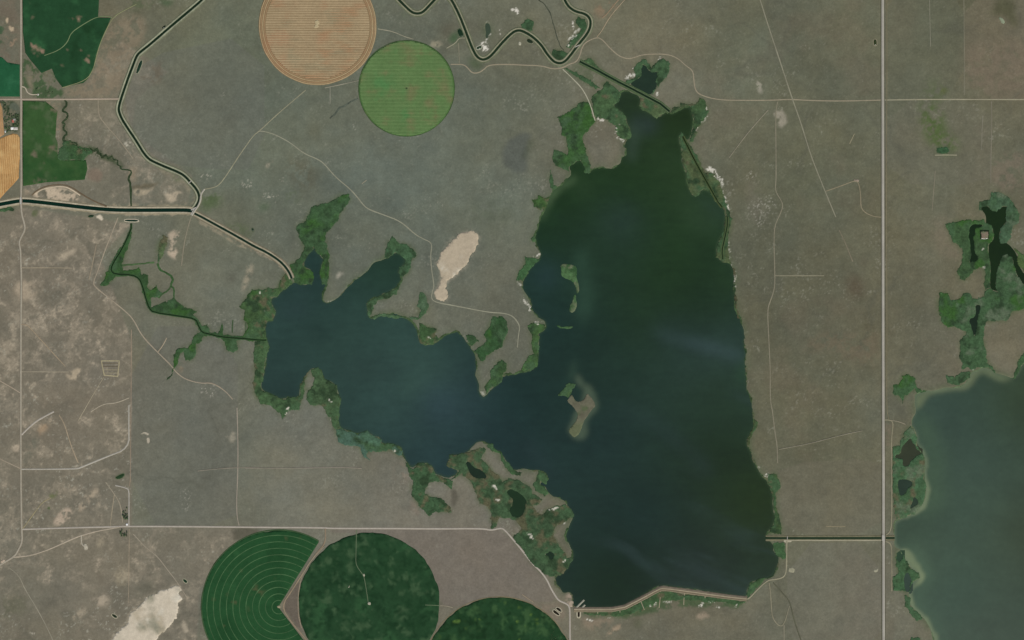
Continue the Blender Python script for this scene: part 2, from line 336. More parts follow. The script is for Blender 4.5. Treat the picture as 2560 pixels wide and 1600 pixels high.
# ------------------------------------------------------------------ the ground: colours of grass, clay and crust, with a haze veil painted in
def idw(x, y, pts, p=2.6, alb=alb):
    num = 0; den = 0
    for sx, sy, c in pts:
        wx, wy = (sx - 1280) * PX, (800 - sy) * PX
        w = 1 / ((x - wx) ** 2 + (y - wy) ** 2 + 210 ** 2) ** (p / 2); num = num + w[..., None] * alb(c); den = den + w
    return num / den[..., None]
GCOL = [(100,700,(121,111,97)),(200,1000,(121,110,96)),(100,1500,(106,103,90)),(250,1450,(126,116,101)),(450,600,(109,105,93)),(500,1000,(108,106,95)),  # bluish points above the lake's west arm include the haze veil as colour
 (450,1250,(105,104,93)),(760,1250,(121,116,105)),(1100,1450,(113,105,94)),(720,1100,(118,113,103)),(1000,500,(104,107,98)),(800,500,(99,98,87)),
 (600,150,(98,98,83)),(450,150,(103,103,87)),(620,400,(104,106,94)),(500,330,(103,105,94)),(350,250,(120,112,96)),(300,100,(118,107,89)),
 (1350,250,(105,105,92)),(1550,100,(108,103,87)),(1850,150,(104,103,87)),(2000,450,(97,95,79)),(2050,700,(102,95,79)),(1900,900,(100,94,78)),
 (2100,1150,(104,99,83)),(2050,1450,(112,109,95)),(2350,100,(100,98,81)),(2500,150,(112,101,84)),(2350,400,(108,104,89)),(2330,650,(106,98,82)),
 (2450,900,(117,108,93)),(1180,300,(100,102,92)),(1250,520,(105,109,99)),(1230,700,(107,102,90)),(1650,200,(113,105,91)),(1480,330,(119,107,93)),
 (1700,1550,(107,98,84)),(1850,1530,(111,106,95)),(1850,400,(105,101,86)),(1950,1300,(110,104,88)),(2200,1500,(112,104,91)),(700,1400,(116,106,93)),(60,100,(112,104,90)),(2150,250,(106,103,88)),(1250,120,(112,107,92)),(1960,1080,(104,99,83)),(1900,620,(95,91,77)),(1930,760,(93,88,74)),(1860,1000,(96,90,76)),(1180,1380,(120,110,100)),(1050,1300,(123,114,104)),(1600,170,(120,110,95)),(640,300,(104,107,97)),(900,420,(104,107,99)),(560,1120,(108,107,97))]
print("ground colours")
sub = 4
xs_, ys_ = XX[::sub, ::sub], YY[::sub, ::sub]
gc = idw(xs_, ys_, [(a, b, (c[0] - 4, c[1], c[2] - 4)) for a, b, c in GCOL])
def up(a):
    u = np.arange(NX) / sub; v = np.arange(NY) / sub
    u = np.minimum(u, a.shape[1] - 1.001); v = np.minimum(v, a.shape[0] - 1.001); i = u.astype(int); j = v.astype(int); fu = (u - i)[None, :, None]; fv = (v - j)[:, None, None]
    return (a[j][:, i] * (1 - fu) + a[j][:, i + 1] * fu) * (1 - fv) + (a[j + 1][:, i] * (1 - fu) + a[j + 1][:, i + 1] * fu) * fv
G = up(gc)
G *= (1 + .17 * N1.fbm(XX, YY, 420, 5, .62) + .15 * N2.fbm(XX, YY, 95, 5, .62))[..., None]
f = (.07 * N3.fbm(XX, YY, 260, 4, .6))[..., None]; G *= np.concatenate([1 + f, 1 + .1 * f, 1 - f], -1)   # warmer and cooler swards
def mixin(m, rgb):
    global G
    m = m[..., None]; G = G * (1 - m) + alb(rgb) * m
def brush(pts, rgb, k=1.0, feather=1, broken=0.0, lam=40, amp=6):
    P = rough(W(pts), amp * 1.4, 40, 7, 1, 5, .68); pad = 6 + 4 * feather
    i0, i1 = [int(np.clip((v - GX[0]) / CE + d, 0, NX)) for v, d in ((P[:, 0].min(), -pad), (P[:, 0].max(), pad))]
    j0, j1 = [int(np.clip((v - GY[0]) / CE + d, 0, NY)) for v, d in ((P[:, 1].min(), -pad), (P[:, 1].max(), pad))]
    if i1 - i0 < 3 or j1 - j0 < 3: return
    m = raster(P, 1 if feather else 2, GX[i0:i1], GY[j0:j1])
    if feather: m = blur(m, feather, 2)
    if broken: m = m * sstep(-broken * .9, max(.12, -broken * 2), N5.fbm(XX[j0:j1, i0:i1], YY[j0:j1, i0:i1], lam, 4, .7))
    m = (m * k)[..., None]; G[j0:j1, i0:i1] = G[j0:j1, i0:i1] * (1 - m) + alb(rgb) * m
# worn ground west of the fence line, pale with clay where the grass is thin
west = blur(np.maximum(np.maximum(raster(W([(-200,570),(60,520),(330,560),(250,640),(329,850),(329,1318),(590,1318),(590,1370),(500,1470),(480,1800),(-200,1800)]), 1), 0),
    raster(W([(60,440),(140,300),(300,100),(420,180),(340,250),(330,330),(480,440),(470,510),(60,510)]), 1) * .7), 1, 1)
pale = sstep(-.02, .34, N4.fbm(XX, YY, 80, 5, .8)) * sstep(-.3, .2, N2.fbm(XX, YY, 330, 4, .6))
mixin(west * .5, (121, 111, 96))
rdg = 1 - np.abs(N4.fbm(XX + 40 * N1.fbm(XX, YY, 90, 3), YY + 40 * N3.fbm(XX, YY, 90, 3), 130, 5, .62)) * 2.2
fine = sstep(.05, .45, N2.fbm(XX, YY, 24, 4, .8))
mixin(west * np.clip(pale * (.35 + .65 * fine) * .85 + sstep(.66, .96, rdg) * (.3 + .7 * fine) * sstep(-.3, .2, N5.fbm(XX, YY, 300, 3)) * .75, 0, .82), (166, 153, 131))
mixin(west * sstep(.1, .5, N5.fbm(XX, YY, 170, 4, .6)) * .35, (96, 93, 80))
spk = sstep(.34, .56, N3.fbm(XX, YY, 15, 3, .85)) * sstep(-.05, .3, N5.fbm(XX, YY, 190, 4, .6))
mixin(spk * (.07 + .5 * west), (172, 168, 150))
clu = sstep(.3, .5, N3.fbm(XX + 50, YY, 10, 2, .9)) * sstep(.22, .4, N1.fbm(XX, YY, 150, 4, .65)); mixin(clu * .28, (160, 158, 140))
east_r = sstep(500, 1200, XX); mixin(east_r * sstep(.15, .6, N5.fbm(XX, YY, 330, 4, .6)) * .22, (113, 101, 83))
mixin(sstep(.25, .7, N2.fbm(XX + 900, YY, 300, 4, .6)) * .22, (84, 88, 72))
mixin(sstep(.52, .66, N4.fbm(XX, YY, 11, 2, .9)) * .16, (146, 143, 126))
# pastures grazed differently on either side of straight fences
def pasture(pts, rgb, k): brush(pts, rgb, k, 0, 0, 40, 0)
pasture(T(3,0,"1098,-160 1850,-160 1854,940 1098,944"), (96,97,80), .4); pasture(T(3,0,"1854,-160 2900,-160 2900,938 1858,940"), (116,106,89), .35)
pasture(T(3,0,"1100,950 2110,946 2106,1512") + T(3,1,"2106,230 1104,230"), (106,103,88), .3); pasture(T(0,2,"1242,60 2245,60 2245,1512") + T(0,3,"2240,436 1222,436"), (103,102,92), .45)
pasture(T(1,3,"700,464 2150,462 2230,482 2310,460") + T(2,3,"200,812 350,1000 430,1150 200,1150") + T(1,3,"2400,1100 1900,1200 1740,1180 1700,900 1400,600 1000,500 700,500"), (116,106,96), .5)
pasture(T(3,3,"180,600 1070,580 1074,1700 180,1700"), (113,110,97), .35); pasture(T(3,2,"90,1360 1074,1300 1078,1512") + T(3,3,"1078,520 150,520 110,100"), (110,104,88), .35)
pasture(T(0,0,"1240,560 2500,300 2500,1600 1900,1600 1420,1500 1160,1040"), (103,104,94), .4)
vein = 1 - np.abs(N3.fbm(XX + 60 * N2.fbm(XX, YY, 120, 3), YY + 60 * N1.fbm(XX, YY, 120, 3), 620, 4, .5)) * 9
mixin(sstep(.55, 1, vein) * .3 * sstep(-.1, .3, N4.fbm(XX, YY, 500, 3)), (84, 84, 72))        # shallow drainage lines, grass darker in them
SPK = [
 (T(2,1,"2200,100 2300,90 2330,230 2230,260"), (158,154,138), .6, 0, .02), (T(2,1,"2220,400 2400,330 2415,620 2250,640"), (160,156,140), .6, 0, .0), (T(0,1,"1880,130 2000,100 2020,180 1900,200"), (170,164,146), .7, 0, .02), (T(0,1,"2290,170 2400,180 2400,280 2300,270"), (170,164,146), .7, 0, .02),
 (T(1,1,"60,300 230,320 220,390 90,370"), (172,166,148), .7, 0, .02), (T(1,1,"230,180 260,180 330,90 300,120 250,260 235,260"), (168,162,144), .7, 0, .05), (T(0,2,"1880,640 2000,600 2060,660 1980,720 1900,700"), (172,166,150), .7, 0, .0), (T(0,0,"2090,880 2160,840 2140,930 2095,940"), (166,160,142), .6, 0, .0),
 (T(0,3,"1700,130 1800,80 1790,250 1770,330"), (166,162,146), .6, 0, .0), (T(1,0,"925,1140 955,1140 955,1260 935,1260"), (166,162,146), .7, 0, .02), (T(3,1,"-20,320 60,320 60,480 -20,560"), (160,156,140), .6, 0, .0), (T(2,0,"420,290 480,280 480,330 430,330"), (172,168,150), .7, 0, .02),
]
BR = [ # outline, colour, strength, feather, broken
 (T(0,0,"560,1320 660,1320 760,1375 900,1395 970,1440 1060,1465 1140,1512") + T(0,1,"1185,60 1170,110 1080,40") + T(0,0,"1000,1505 930,1492 820,1480 700,1500 560,1500"), (60,74,48), .8, 1, .2),
 (T(0,0,"575,940 665,960 670,1290 625,1350 580,1300 565,1050"), (86,88,68), .6, 1, .3),
 (T(2,3,"640,1250 1030,1250 1230,1150 1400,1050 1830,1100 2220,1140 2170,1210 2000,1190 1830,1210 1600,1190 1420,1230 1260,1270 1050,1310 850,1300 680,1290"), (66,86,56), .8, 1, .25),
 (T(0,1,"220,408 600,445 900,480 1100,500 1780,498 1800,522 1100,524 900,505 600,468 220,430"), (164,150,124), .65, 0, .25), (T(0,1,"230,372 600,402 900,438 1100,450 1750,448 1750,434 1100,434 900,418 600,384 230,350"), (160,146,120), .6, 0, .25),
 (T(0,1,"1830,538 2000,622 2200,738 2419,862 2400,885 2180,768 1980,652 1830,562"), (152,140,116), .6, 0, .25), (T(1,1,"0,838 100,900 220,988 290,1050 255,1050 180,995 80,925 0,875"), (152,140,118), .6, 0, .25),
 (T(0,1,"1420,35 1560,95 1690,155 1760,210 1840,300 1850,390 1810,420 1800,300 1700,190 1540,115"), (148,138,112), .5, 1, .35),
 (T(0,0,"1290,565 1250,680 1190,860 1160,1000 1200,1120 1330,1330 1300,1340 1180,1140 1130,1010 1180,820 1250,600"), (112,112,92), .5, 1, .35),
 (Z(1200,300,"420,560 510,420 640,300 800,220 1000,260 920,400 870,560 890,760 930,940 820,1000 700,1020 560,960 450,880",7.56), (86,90,82), .8, 2, 0),
 (T(2,0,"130,1370 190,1310 220,1340 170,1420 130,1512 90,1500"), (76,82,66), .6, 2, 0),
 (T(3,0,"1430,960 1560,960 1640,1060 1660,1160 1700,1290 1800,1330 1780,1440 1640,1440 1520,1350 1450,1200"), (78,96,52), .85, 5, .35),
  (T(2,0,"560,620 660,600 900,740 1060,830 1000,860 860,830 700,760"), (86,96,70), .6, 2, .3), (T(3,0,"1500,760 1700,780 1690,960 1440,980 1440,860"), (88,98,66), .55, 6, .4),
 (T(3,0,"1590,1390 1690,1380 1720,1430 1620,1440"), (50,84,54), .8, 1, 0), (T(3,0,"1590,820 1680,800 1690,870 1620,890"), (92,98,58), .7, 2, .3),
 (T(3,0,"2140,-20 2340,-20 2330,150 2380,250 2300,260 2240,150 2060,150 2140,80"), (80,80,58), .8, 3, 0),
 (T(3,0,"1850,420 2000,420 2419,380 2600,600 2419,900 1860,900"), (120,107,90), .45, 6, .4),
 (T(3,1,"2110,-60 2500,-80 2500,300 2110,270"), (122,109,93), .5, 3, .3),
 (T(3,1,"740,1100 830,1060 910,1150 910,1280 830,1300 740,1280"), (88,78,62), .7, 5, 0),
 (T(3,1,"860,930 930,930 930,1000 870,990"), (88,80,64), .7, 4, 0),
 (T(3,1,"1560,560 1700,520 1700,700 1830,840 1800,980 1600,880 1540,700"), (124,113,95), .4, 4, .6),
 (T(3,2,"330,220 560,100 900,150 1050,60 1050,420 820,420 600,260 360,300"), (112,99,80), .45, 5, .4),
 (T(3,3,"-20,1000 250,1000 350,1512 -20,1512"), (98,98,82), .45, 6, .3),
 (T(3,3,"640,610 720,640 700,760 640,720"), (92,88,72), .5, 5, 0),
 (T(1,0,"470,1150 620,1200 600,1300 500,1290"), (92,88,66), .6, 6, 0), (T(1,0,"1760,250 1850,180 1880,300 1800,400 1740,340"), (92,88,72), .7, 5, 0),
 (T(1,0,"1840,330 1900,280 1915,360 1880,420 1830,400"), (66,90,60), .8, 2, 0), (T(1,0,"1390,110 1440,140 1420,175 1385,160"), (66,92,58), .6, 3, 0),
 (T(1,0,"2040,540 2160,600 2110,690 2040,640 2000,560"), (74,88,60), .7, 3, 0),
 (T(1,1,"250,-20 500,-20 600,120 560,250 420,300 340,180"), (88,84,66), .6, 8, .3), (T(1,1,"270,300 420,300 380,380 280,380"), (80,94,62), .6, 4, .3),
 (T(1,1,"40,420 140,410 110,480 40,480"), (72,94,62), .6, 3, 0), (T(1,1,"1950,420 2419,380 2419,620 2100,600"), (88,94,76), .5, 8, .3),
 (T(0,0,"1040,200 1380,120 1360,380 1240,520 1180,720 1100,930 640,930 560,860 830,780 920,600 960,400"), (134,120,98), .6, 3, .3),
 (T(0,0,"1220,0 1440,0 1480,60 1360,60 1290,100 1210,80"), (70,88,56), .6, 4, .2), (T(0,0,"1480,0 1640,0 1600,60 1540,50"), (58,84,54), .7, 2, 0),
 (T(0,0,"1380,560 1580,600 1550,800 1300,770 1330,700"), (104,96,80), .7, 3, .2),
 (T(0,0,"-60,-20 190,-20 190,915 -60,915"), (112,100,84), .6, 2, .4),
 (T(0,0,"-60,200 40,180 60,300 30,420 -60,460"), (52,84,56), .8, 3, .1), (T(0,0,"215,480 300,580 390,690 490,650 560,800 640,930 220,930"), (60,84,52), .85, 1, .12), (T(0,0,"240,640 300,640 320,860 260,850"), (134,122,102), .7, 1, .1), (T(0,0,"400,690 460,640 520,780 440,790"), (124,112,94), .6, 1, .15), (T(0,0,"5,950 188,950 188,1255 50,1262 35,1000"), (52,68,46), .85, 1, .3), (T(0,0,"80,970 185,970 185,1070 90,1070"), (100,104,90), .7, 0, .2), (T(0,0,"110,1120 165,1115 170,1160 110,1165"), (104,108,92), .7, 0, .2), (T(0,0,"430,955 560,950 570,1030 500,1010"), (146,126,104), .7, 1, .2), (T(0,0,"700,220 900,260 930,400 880,460 800,380"), (110,104,82), .5, 1, .2), (T(0,0,"530,1060 580,1080 570,1300 545,1400 530,1300"), (140,122,102), .6, 1, .2),
 (T(0,0,"1180,1330 1240,1350 1250,1400 1200,1400"), (206,198,176), .7, 1, .2), (T(0,0,"50,170 80,180 80,230 50,220"), (190,170,140), .8, 0, 0), (T(0,0,"80,240 140,260 140,300 90,290"), (190,170,140), .8, 0, 0),
 (T(0,0,"40,330 150,320 150,480 90,440"), (160,138,112), .7, 1, .2),
 (T(0,1,"330,310 440,262 620,265 720,310 760,370 700,400 400,370 320,340"), (190,172,146), .85, 1, .2),
 (T(0,1,"230,270 300,260 300,330 230,340"), (170,152,126), .6, 2, .2),
 (T(0,1,"770,400 1100,420 1800,420 1860,380 1830,440 1100,448 770,420"), (160,146,120), .6, 1, .2),
 (T(0,1,"1540,320 1640,300 1730,290 1700,380 1600,400"), (188,172,146), .7, 1, .4), (T(0,1,"1250,270 1380,290 1480,240 1440,290 1330,340 1260,330"), (182,166,138), .7, 1, .3),
 (T(0,1,"1250,240 1340,250 1520,200 1480,240 1360,280 1240,270"), (98,90,70), .8, 1, 0), (T(0,1,"1190,80 1290,60 1300,200 1240,210"), (150,134,110), .6, 2, .4),
 (T(0,1,"830,80 970,80 970,205 830,205"), (122,106,90), .7, 1, 0),
 (T(0,1,"400,480 450,520 400,560 360,520"), (184,170,144), .8, 1, .4), (T(0,1,"290,460 350,455 350,520 300,530"), (90,98,66), .8, 1, .1),
 (T(0,1,"910,520 960,515 970,560 920,555"), (206,192,168), .9, 0, 0),
 (T(0,1,"1590,670 1710,655 1690,740 1650,820 1675,860 1660,960 1560,860 1590,780"), (188,170,146), .8, 1, .3),
 (T(0,1,"540,920 640,860 740,820 640,930 560,950"), (176,162,138), .7, 1, .4), (T(0,1,"120,1200 240,1120 340,1200 340,1290 200,1330"), (172,156,132), .65, 2, .6),
 (T(0,1,"1900,300 2080,290 2100,420 1940,500 1880,440"), (78,94,58), .75, 4, .2), (T(0,1,"2090,600 2260,580 2419,720 2300,720"), (82,94,62), .6, 4, .3),
 (T(0,1,"2330,960 2400,980 2370,1120 2290,1260 2270,1180 2330,1080"), (164,152,128), .6, 1, .5), (T(0,1,"1610,130 1720,150 1690,190 1640,180"), (66,92,58), .7, 2, .1),
 (T(0,1,"2160,1090 2220,1060 2220,1150 2170,1160"), (86,84,72), .8, 3, 0),
 (T(0,2,"620,520 700,470 780,440 740,560 680,570"), (178,162,136), .8, 1, .3), (T(0,2,"340,1080 400,960 470,940 430,1060"), (168,142,112), .6, 2, .3),
 (T(0,2,"1050,1020 1220,1040 1220,1080 1120,1060"), (186,172,148), .8, 1, .2), (T(0,2,"1290,1050 1400,1070 1400,1090 1330,1060"), (190,178,156), .9, 0, 0),
 (T(0,2,"1390,1110 1415,1110 1410,1170 1390,1160"), (186,174,152), .8, 0, 0), (T(0,2,"2110,1060 2230,1050 2240,1120 2210,1180 2130,1110"), (158,150,130), .6, 1, .5),
 (T(0,2,"110,1180 190,1150 190,1220 130,1260"), (184,168,144), .7, 1, .3), (T(0,2,"260,1130 380,1100 280,1300 220,1400 240,1250"), (92,96,82), .6, 3, .2),
 (T(0,2,"1700,420 1760,420 1730,500 1690,490"), (136,114,88), .6, 3, .2),
 (T(0,3,"490,400 560,310 660,250 700,330 640,390 520,430"), (178,160,138), .85, 1, .1), (T(0,3,"730,270 780,200 900,60 950,100 830,210 780,310"), (172,156,132), .7, 1, .3),
 (T(0,3,"860,1110 1000,1080 1060,1160 960,1200 880,1160"), (172,158,136), .7, 2, .3), (T(0,3,"680,1290 760,1220 840,1190 780,1290 700,1320"), (172,158,134), .6, 1, .4),
 (T(0,3,"-60,1120 280,1120 300,1200 120,1300 -60,1300"), (92,92,72), .6, 6, .2), (T(0,3,"1100,850 1220,780 1220,1000 1050,980"), (160,148,122), .5, 3, .4),
 (T(0,3,"940,540 1060,530 1000,600 900,640"), (160,148,124), .6, 1, .4), (T(0,3,"440,150 550,90 540,140 480,180"), (94,104,60), .7, 1, .2), (T(0,3,"450,260 480,250 470,290 440,285"), (72,90,52), .8, 0, 0),
 (T(0,3,"2200,460 2440,450 2440,520 2200,600"), (88,84,70), .8, 1, 0), (T(0,3,"1700,1250 1800,1420 1780,1460 1730,1420"), (190,176,152), .5, 1, .3),
 (T(0,3,"260,1440 330,1430 330,1465 270,1460"), (196,188,168), .8, 0, .3),
 (T(1,2,"1330,1350 1420,1360 1450,1512 1340,1512"), (134,116,98), .6, 5, .2), (T(1,3,"1470,160 1560,260 1600,340 1480,300"), (140,120,102), .6, 4, .3),
 (T(1,3,"1840,90 1900,95 1915,180 1880,240 1840,240"), (88,84,72), .85, 1, 0),
 (T(1,3,"240,1190 340,1040 420,930 395,1120 430,1400 470,1470 330,1320"), (96,86,76), .75, 1, 0),
 (T(2,3,"660,1300 900,1290 1000,1310 850,1420 680,1400"), (138,122,102), .6, 2, .4), (T(2,3,"860,1500 1000,1370 1050,1360 960,1460"), (164,144,118), .7, 1, .2),
 (T(2,3,"1740,1270 1830,1240 1880,1300 1760,1320"), (164,146,124), .6, 1, .4), (T(2,3,"1140,1320 1240,1320 1190,1420"), (92,94,72), .6, 2, 0),
 (T(2,3,"500,1070 560,1060 580,1160 560,1200 500,1140"), (156,140,122), .8, 1, .1), (T(2,3,"70,1080 220,1170 480,1160 520,1320 400,1340 200,1200"), (128,112,96), .5, 2, .2),
 (T(2,0,"740,60 880,20 1000,-10 880,120 800,170"), (134,112,88), .6, 3, .2), (T(2,0,"2290,760 2350,770 2370,880 2330,890 2300,820"), (158,152,134), .75, 1, .1),
 (T(3,0,"30,1050 150,1040 180,1160 140,1210 90,1180"), (158,150,132), .7, 1, .4), (T(1,0,"1630,400 1700,390 1760,420 1740,460 1660,430"), (168,158,132), .75, 2, .1),
 (T(1,1,"750,1080 820,1035 835,1070 770,1130"), (176,168,150), .6, 1, .5), (T(1,1,"90,70 150,0 160,20 110,70"), (186,172,148), .6, 1, .2),
 (T(3,2,"1060,940 1180,940 1180,1200 1120,1200"), (112,100,84), .5, 2, .2), (T(2,1,"2200,100 2400,380 2400,620 2240,600"), (120,114,100), .3, 4, .5),
 (T(2,1,"1720,20 1740,80 1720,220 1680,260 1660,180 1650,80"), (124,106,92), .8, 1, 0), (T(2,0,"770,160 900,60 1000,0 1060,0 920,170"), (128,112,92), .5, 3, .3),
]
PAN = [
 (T(1,1,"1960,680 2040,663 2092,690 2112,760 2080,830 2030,900 1980,1000 1900,1080 1840,1110 1800,1150 1790,1220 1812,1255 1800,1335 1720,1335 1695,1280 1690,1240 1730,1180 1750,1090 1720,1020 1713,960 1750,870 1830,780 1900,710"), (176,162,138), "pale tan leaf-shaped dry playa with a short tail"),
 (T(0,3,"1040,1530 1120,1420 1210,1350 1220,1280 1300,1200 1400,1090 1540,1040 1700,985 1722,1040 1690,1060 1735,1130 1680,1170 1690,1230 1650,1310 1590,1390 1500,1480 1420,1560 1000,1640"), (196,184,162), "large whitish salt pan near the lower left corner"),
]
for b in BR: brush(*b)
for b in SPK: brush(b[0], b[1], b[2] * 1.2, 2, -.2, 9)          # scattered bare spots
for q in PAN: brush(q[0], (172, 160, 138), .7, 2, .3, 20, 10)
# white alkali crusts along the shores and in wet hollows
SALT = [T(2,0,"565,195 605,205 600,240 560,238"), T(2,0,"520,380 560,330 640,260 657,280 600,350 552,400 550,440 512,440"), T(2,0,"1055,740 1090,705 1160,688 1168,722 1085,757"),
 T(2,0,"0,75 50,65 72,110 30,145"), T(2,0,"560,250 590,250 590,280 565,280"), T(2,0,"1380,540 1420,525 1410,560 1385,565"), T(2,0,"1365,870 1390,850 1380,910 1365,905"), T(2,0,"1130,640 1145,640 1140,670 1128,670"),
 T(2,0,"800,1110 890,1125 895,1140 810,1150"), T(2,0,"960,1160 1025,1150 1020,1180 970,1175"), T(2,0,"975,1215 1000,1195 985,1250 1000,1300 1070,1335 1065,1385 1055,1345 990,1310 968,1260"),
 T(2,0,"1830,1000 1860,1020 1840,1060"), T(2,0,"1840,1090 1855,1100 1790,1170 1740,1250 1735,1240"), T(1,0,"2165,195 2190,192 2222,240 2225,320 2170,400 2160,330 2185,330 2210,300 2208,250 2180,215"),
 T(1,0,"2100,400 2160,380 2205,430 2195,475 2140,500 2150,440"), T(1,0,"2300,250 2320,230 2320,330 2300,320"), T(1,0,"2380,70 2440,90 2420,120"),
 T(2,1,"1815,75 1860,60 1925,105 1990,160 2005,240 2000,340 1985,250 1960,190 1850,120"), T(2,1,"2000,340 2030,350 2060,480 2045,480"), T(2,1,"2045,740 2060,740 2070,930 2050,930"), T(2,1,"2060,960 2075,1000 2060,1000"),
 T(2,1,"2095,1050 2118,1040 2115,1210 2098,1210"), T(2,1,"195,915 265,870 265,895 220,930"), T(2,1,"40,1150 95,1180 90,1195 45,1170"), T(2,1,"100,1260 115,1320 190,1390 195,1430 160,1440 165,1400 100,1340"),
 T(2,2,"200,0 290,10 280,50 220,40"), T(1,2,"1615,150 1650,140 1645,190 1615,200"), T(1,2,"2105,670 2170,680 2150,750 2115,720"), T(1,2,"1265,1240 1300,1210 1325,1225 1325,1260 1300,1235"),
 T(1,2,"685,910 700,910 725,960 715,960"), T(1,2,"670,740 690,740 725,780 700,780"), T(1,2,"280,830 330,830 290,890 265,890"), T(1,1,"30,1240 50,1240 45,1280 30,1270"), T(1,1,"50,1380 70,1390 100,1450 80,1450"),
 T(1,1,"640,1340 740,1325 700,1355 650,1360"), T(1,1,"470,545 505,535 500,550"), T(2,3,"485,400 510,390 505,420 490,420"), T(2,3,"480,770 510,750 515,765 490,780"), T(2,3,"120,500 180,510 250,560 200,560"), T(2,3,"340,280 400,260 460,245 370,300"),
 T(2,3,"1280,1190 1370,1150 1350,1180 1300,1200"), T(2,3,"1420,1150 1500,1140 1520,1160 1430,1165"), T(2,3,"1750,1170 1810,1150 1800,1210 1755,1200"), T(2,3,"1840,1140 1900,1150 1980,1200 1960,1205 1860,1160"), T(2,3,"2095,1190 2135,1170 2120,1205 2095,1205"),
 T(2,3,"700,1320 780,1310 770,1330 720,1335"), T(2,3,"850,1290 990,1295 980,1310 860,1305"), T(1,3,"2200,50 2280,50 2285,90 2270,90"), T(1,3,"2265,175 2310,175 2310,200 2280,200"), T(3,1,"2020,820 2040,820 2035,860 2020,850"), T(3,1,"2020,980 2050,980 2050,1030 2030,1020"),
 T(3,1,"2080,330 2115,350 2105,360"), T(3,2,"1920,460 1950,455 1945,480"), T(2,2,"2370,1470 2419,1440 2419,1500"), T(2,2,"2310,1390 2350,1380 2350,1430"), T(0,2,"1590,640 1600,640 1600,650")]
mSalt = np.zeros((NY, NX))
for s in SALT:
    brush(s, (212, 206, 190), .9, 0, .1, 11, 5); mSalt = np.maximum(mSalt, raster(rough(W(s), 4, 20, 5, 1, 5, .7), 1))
mSalt *= sstep(-.1, .12, N5.fbm(XX, YY, 11, 4, .7))
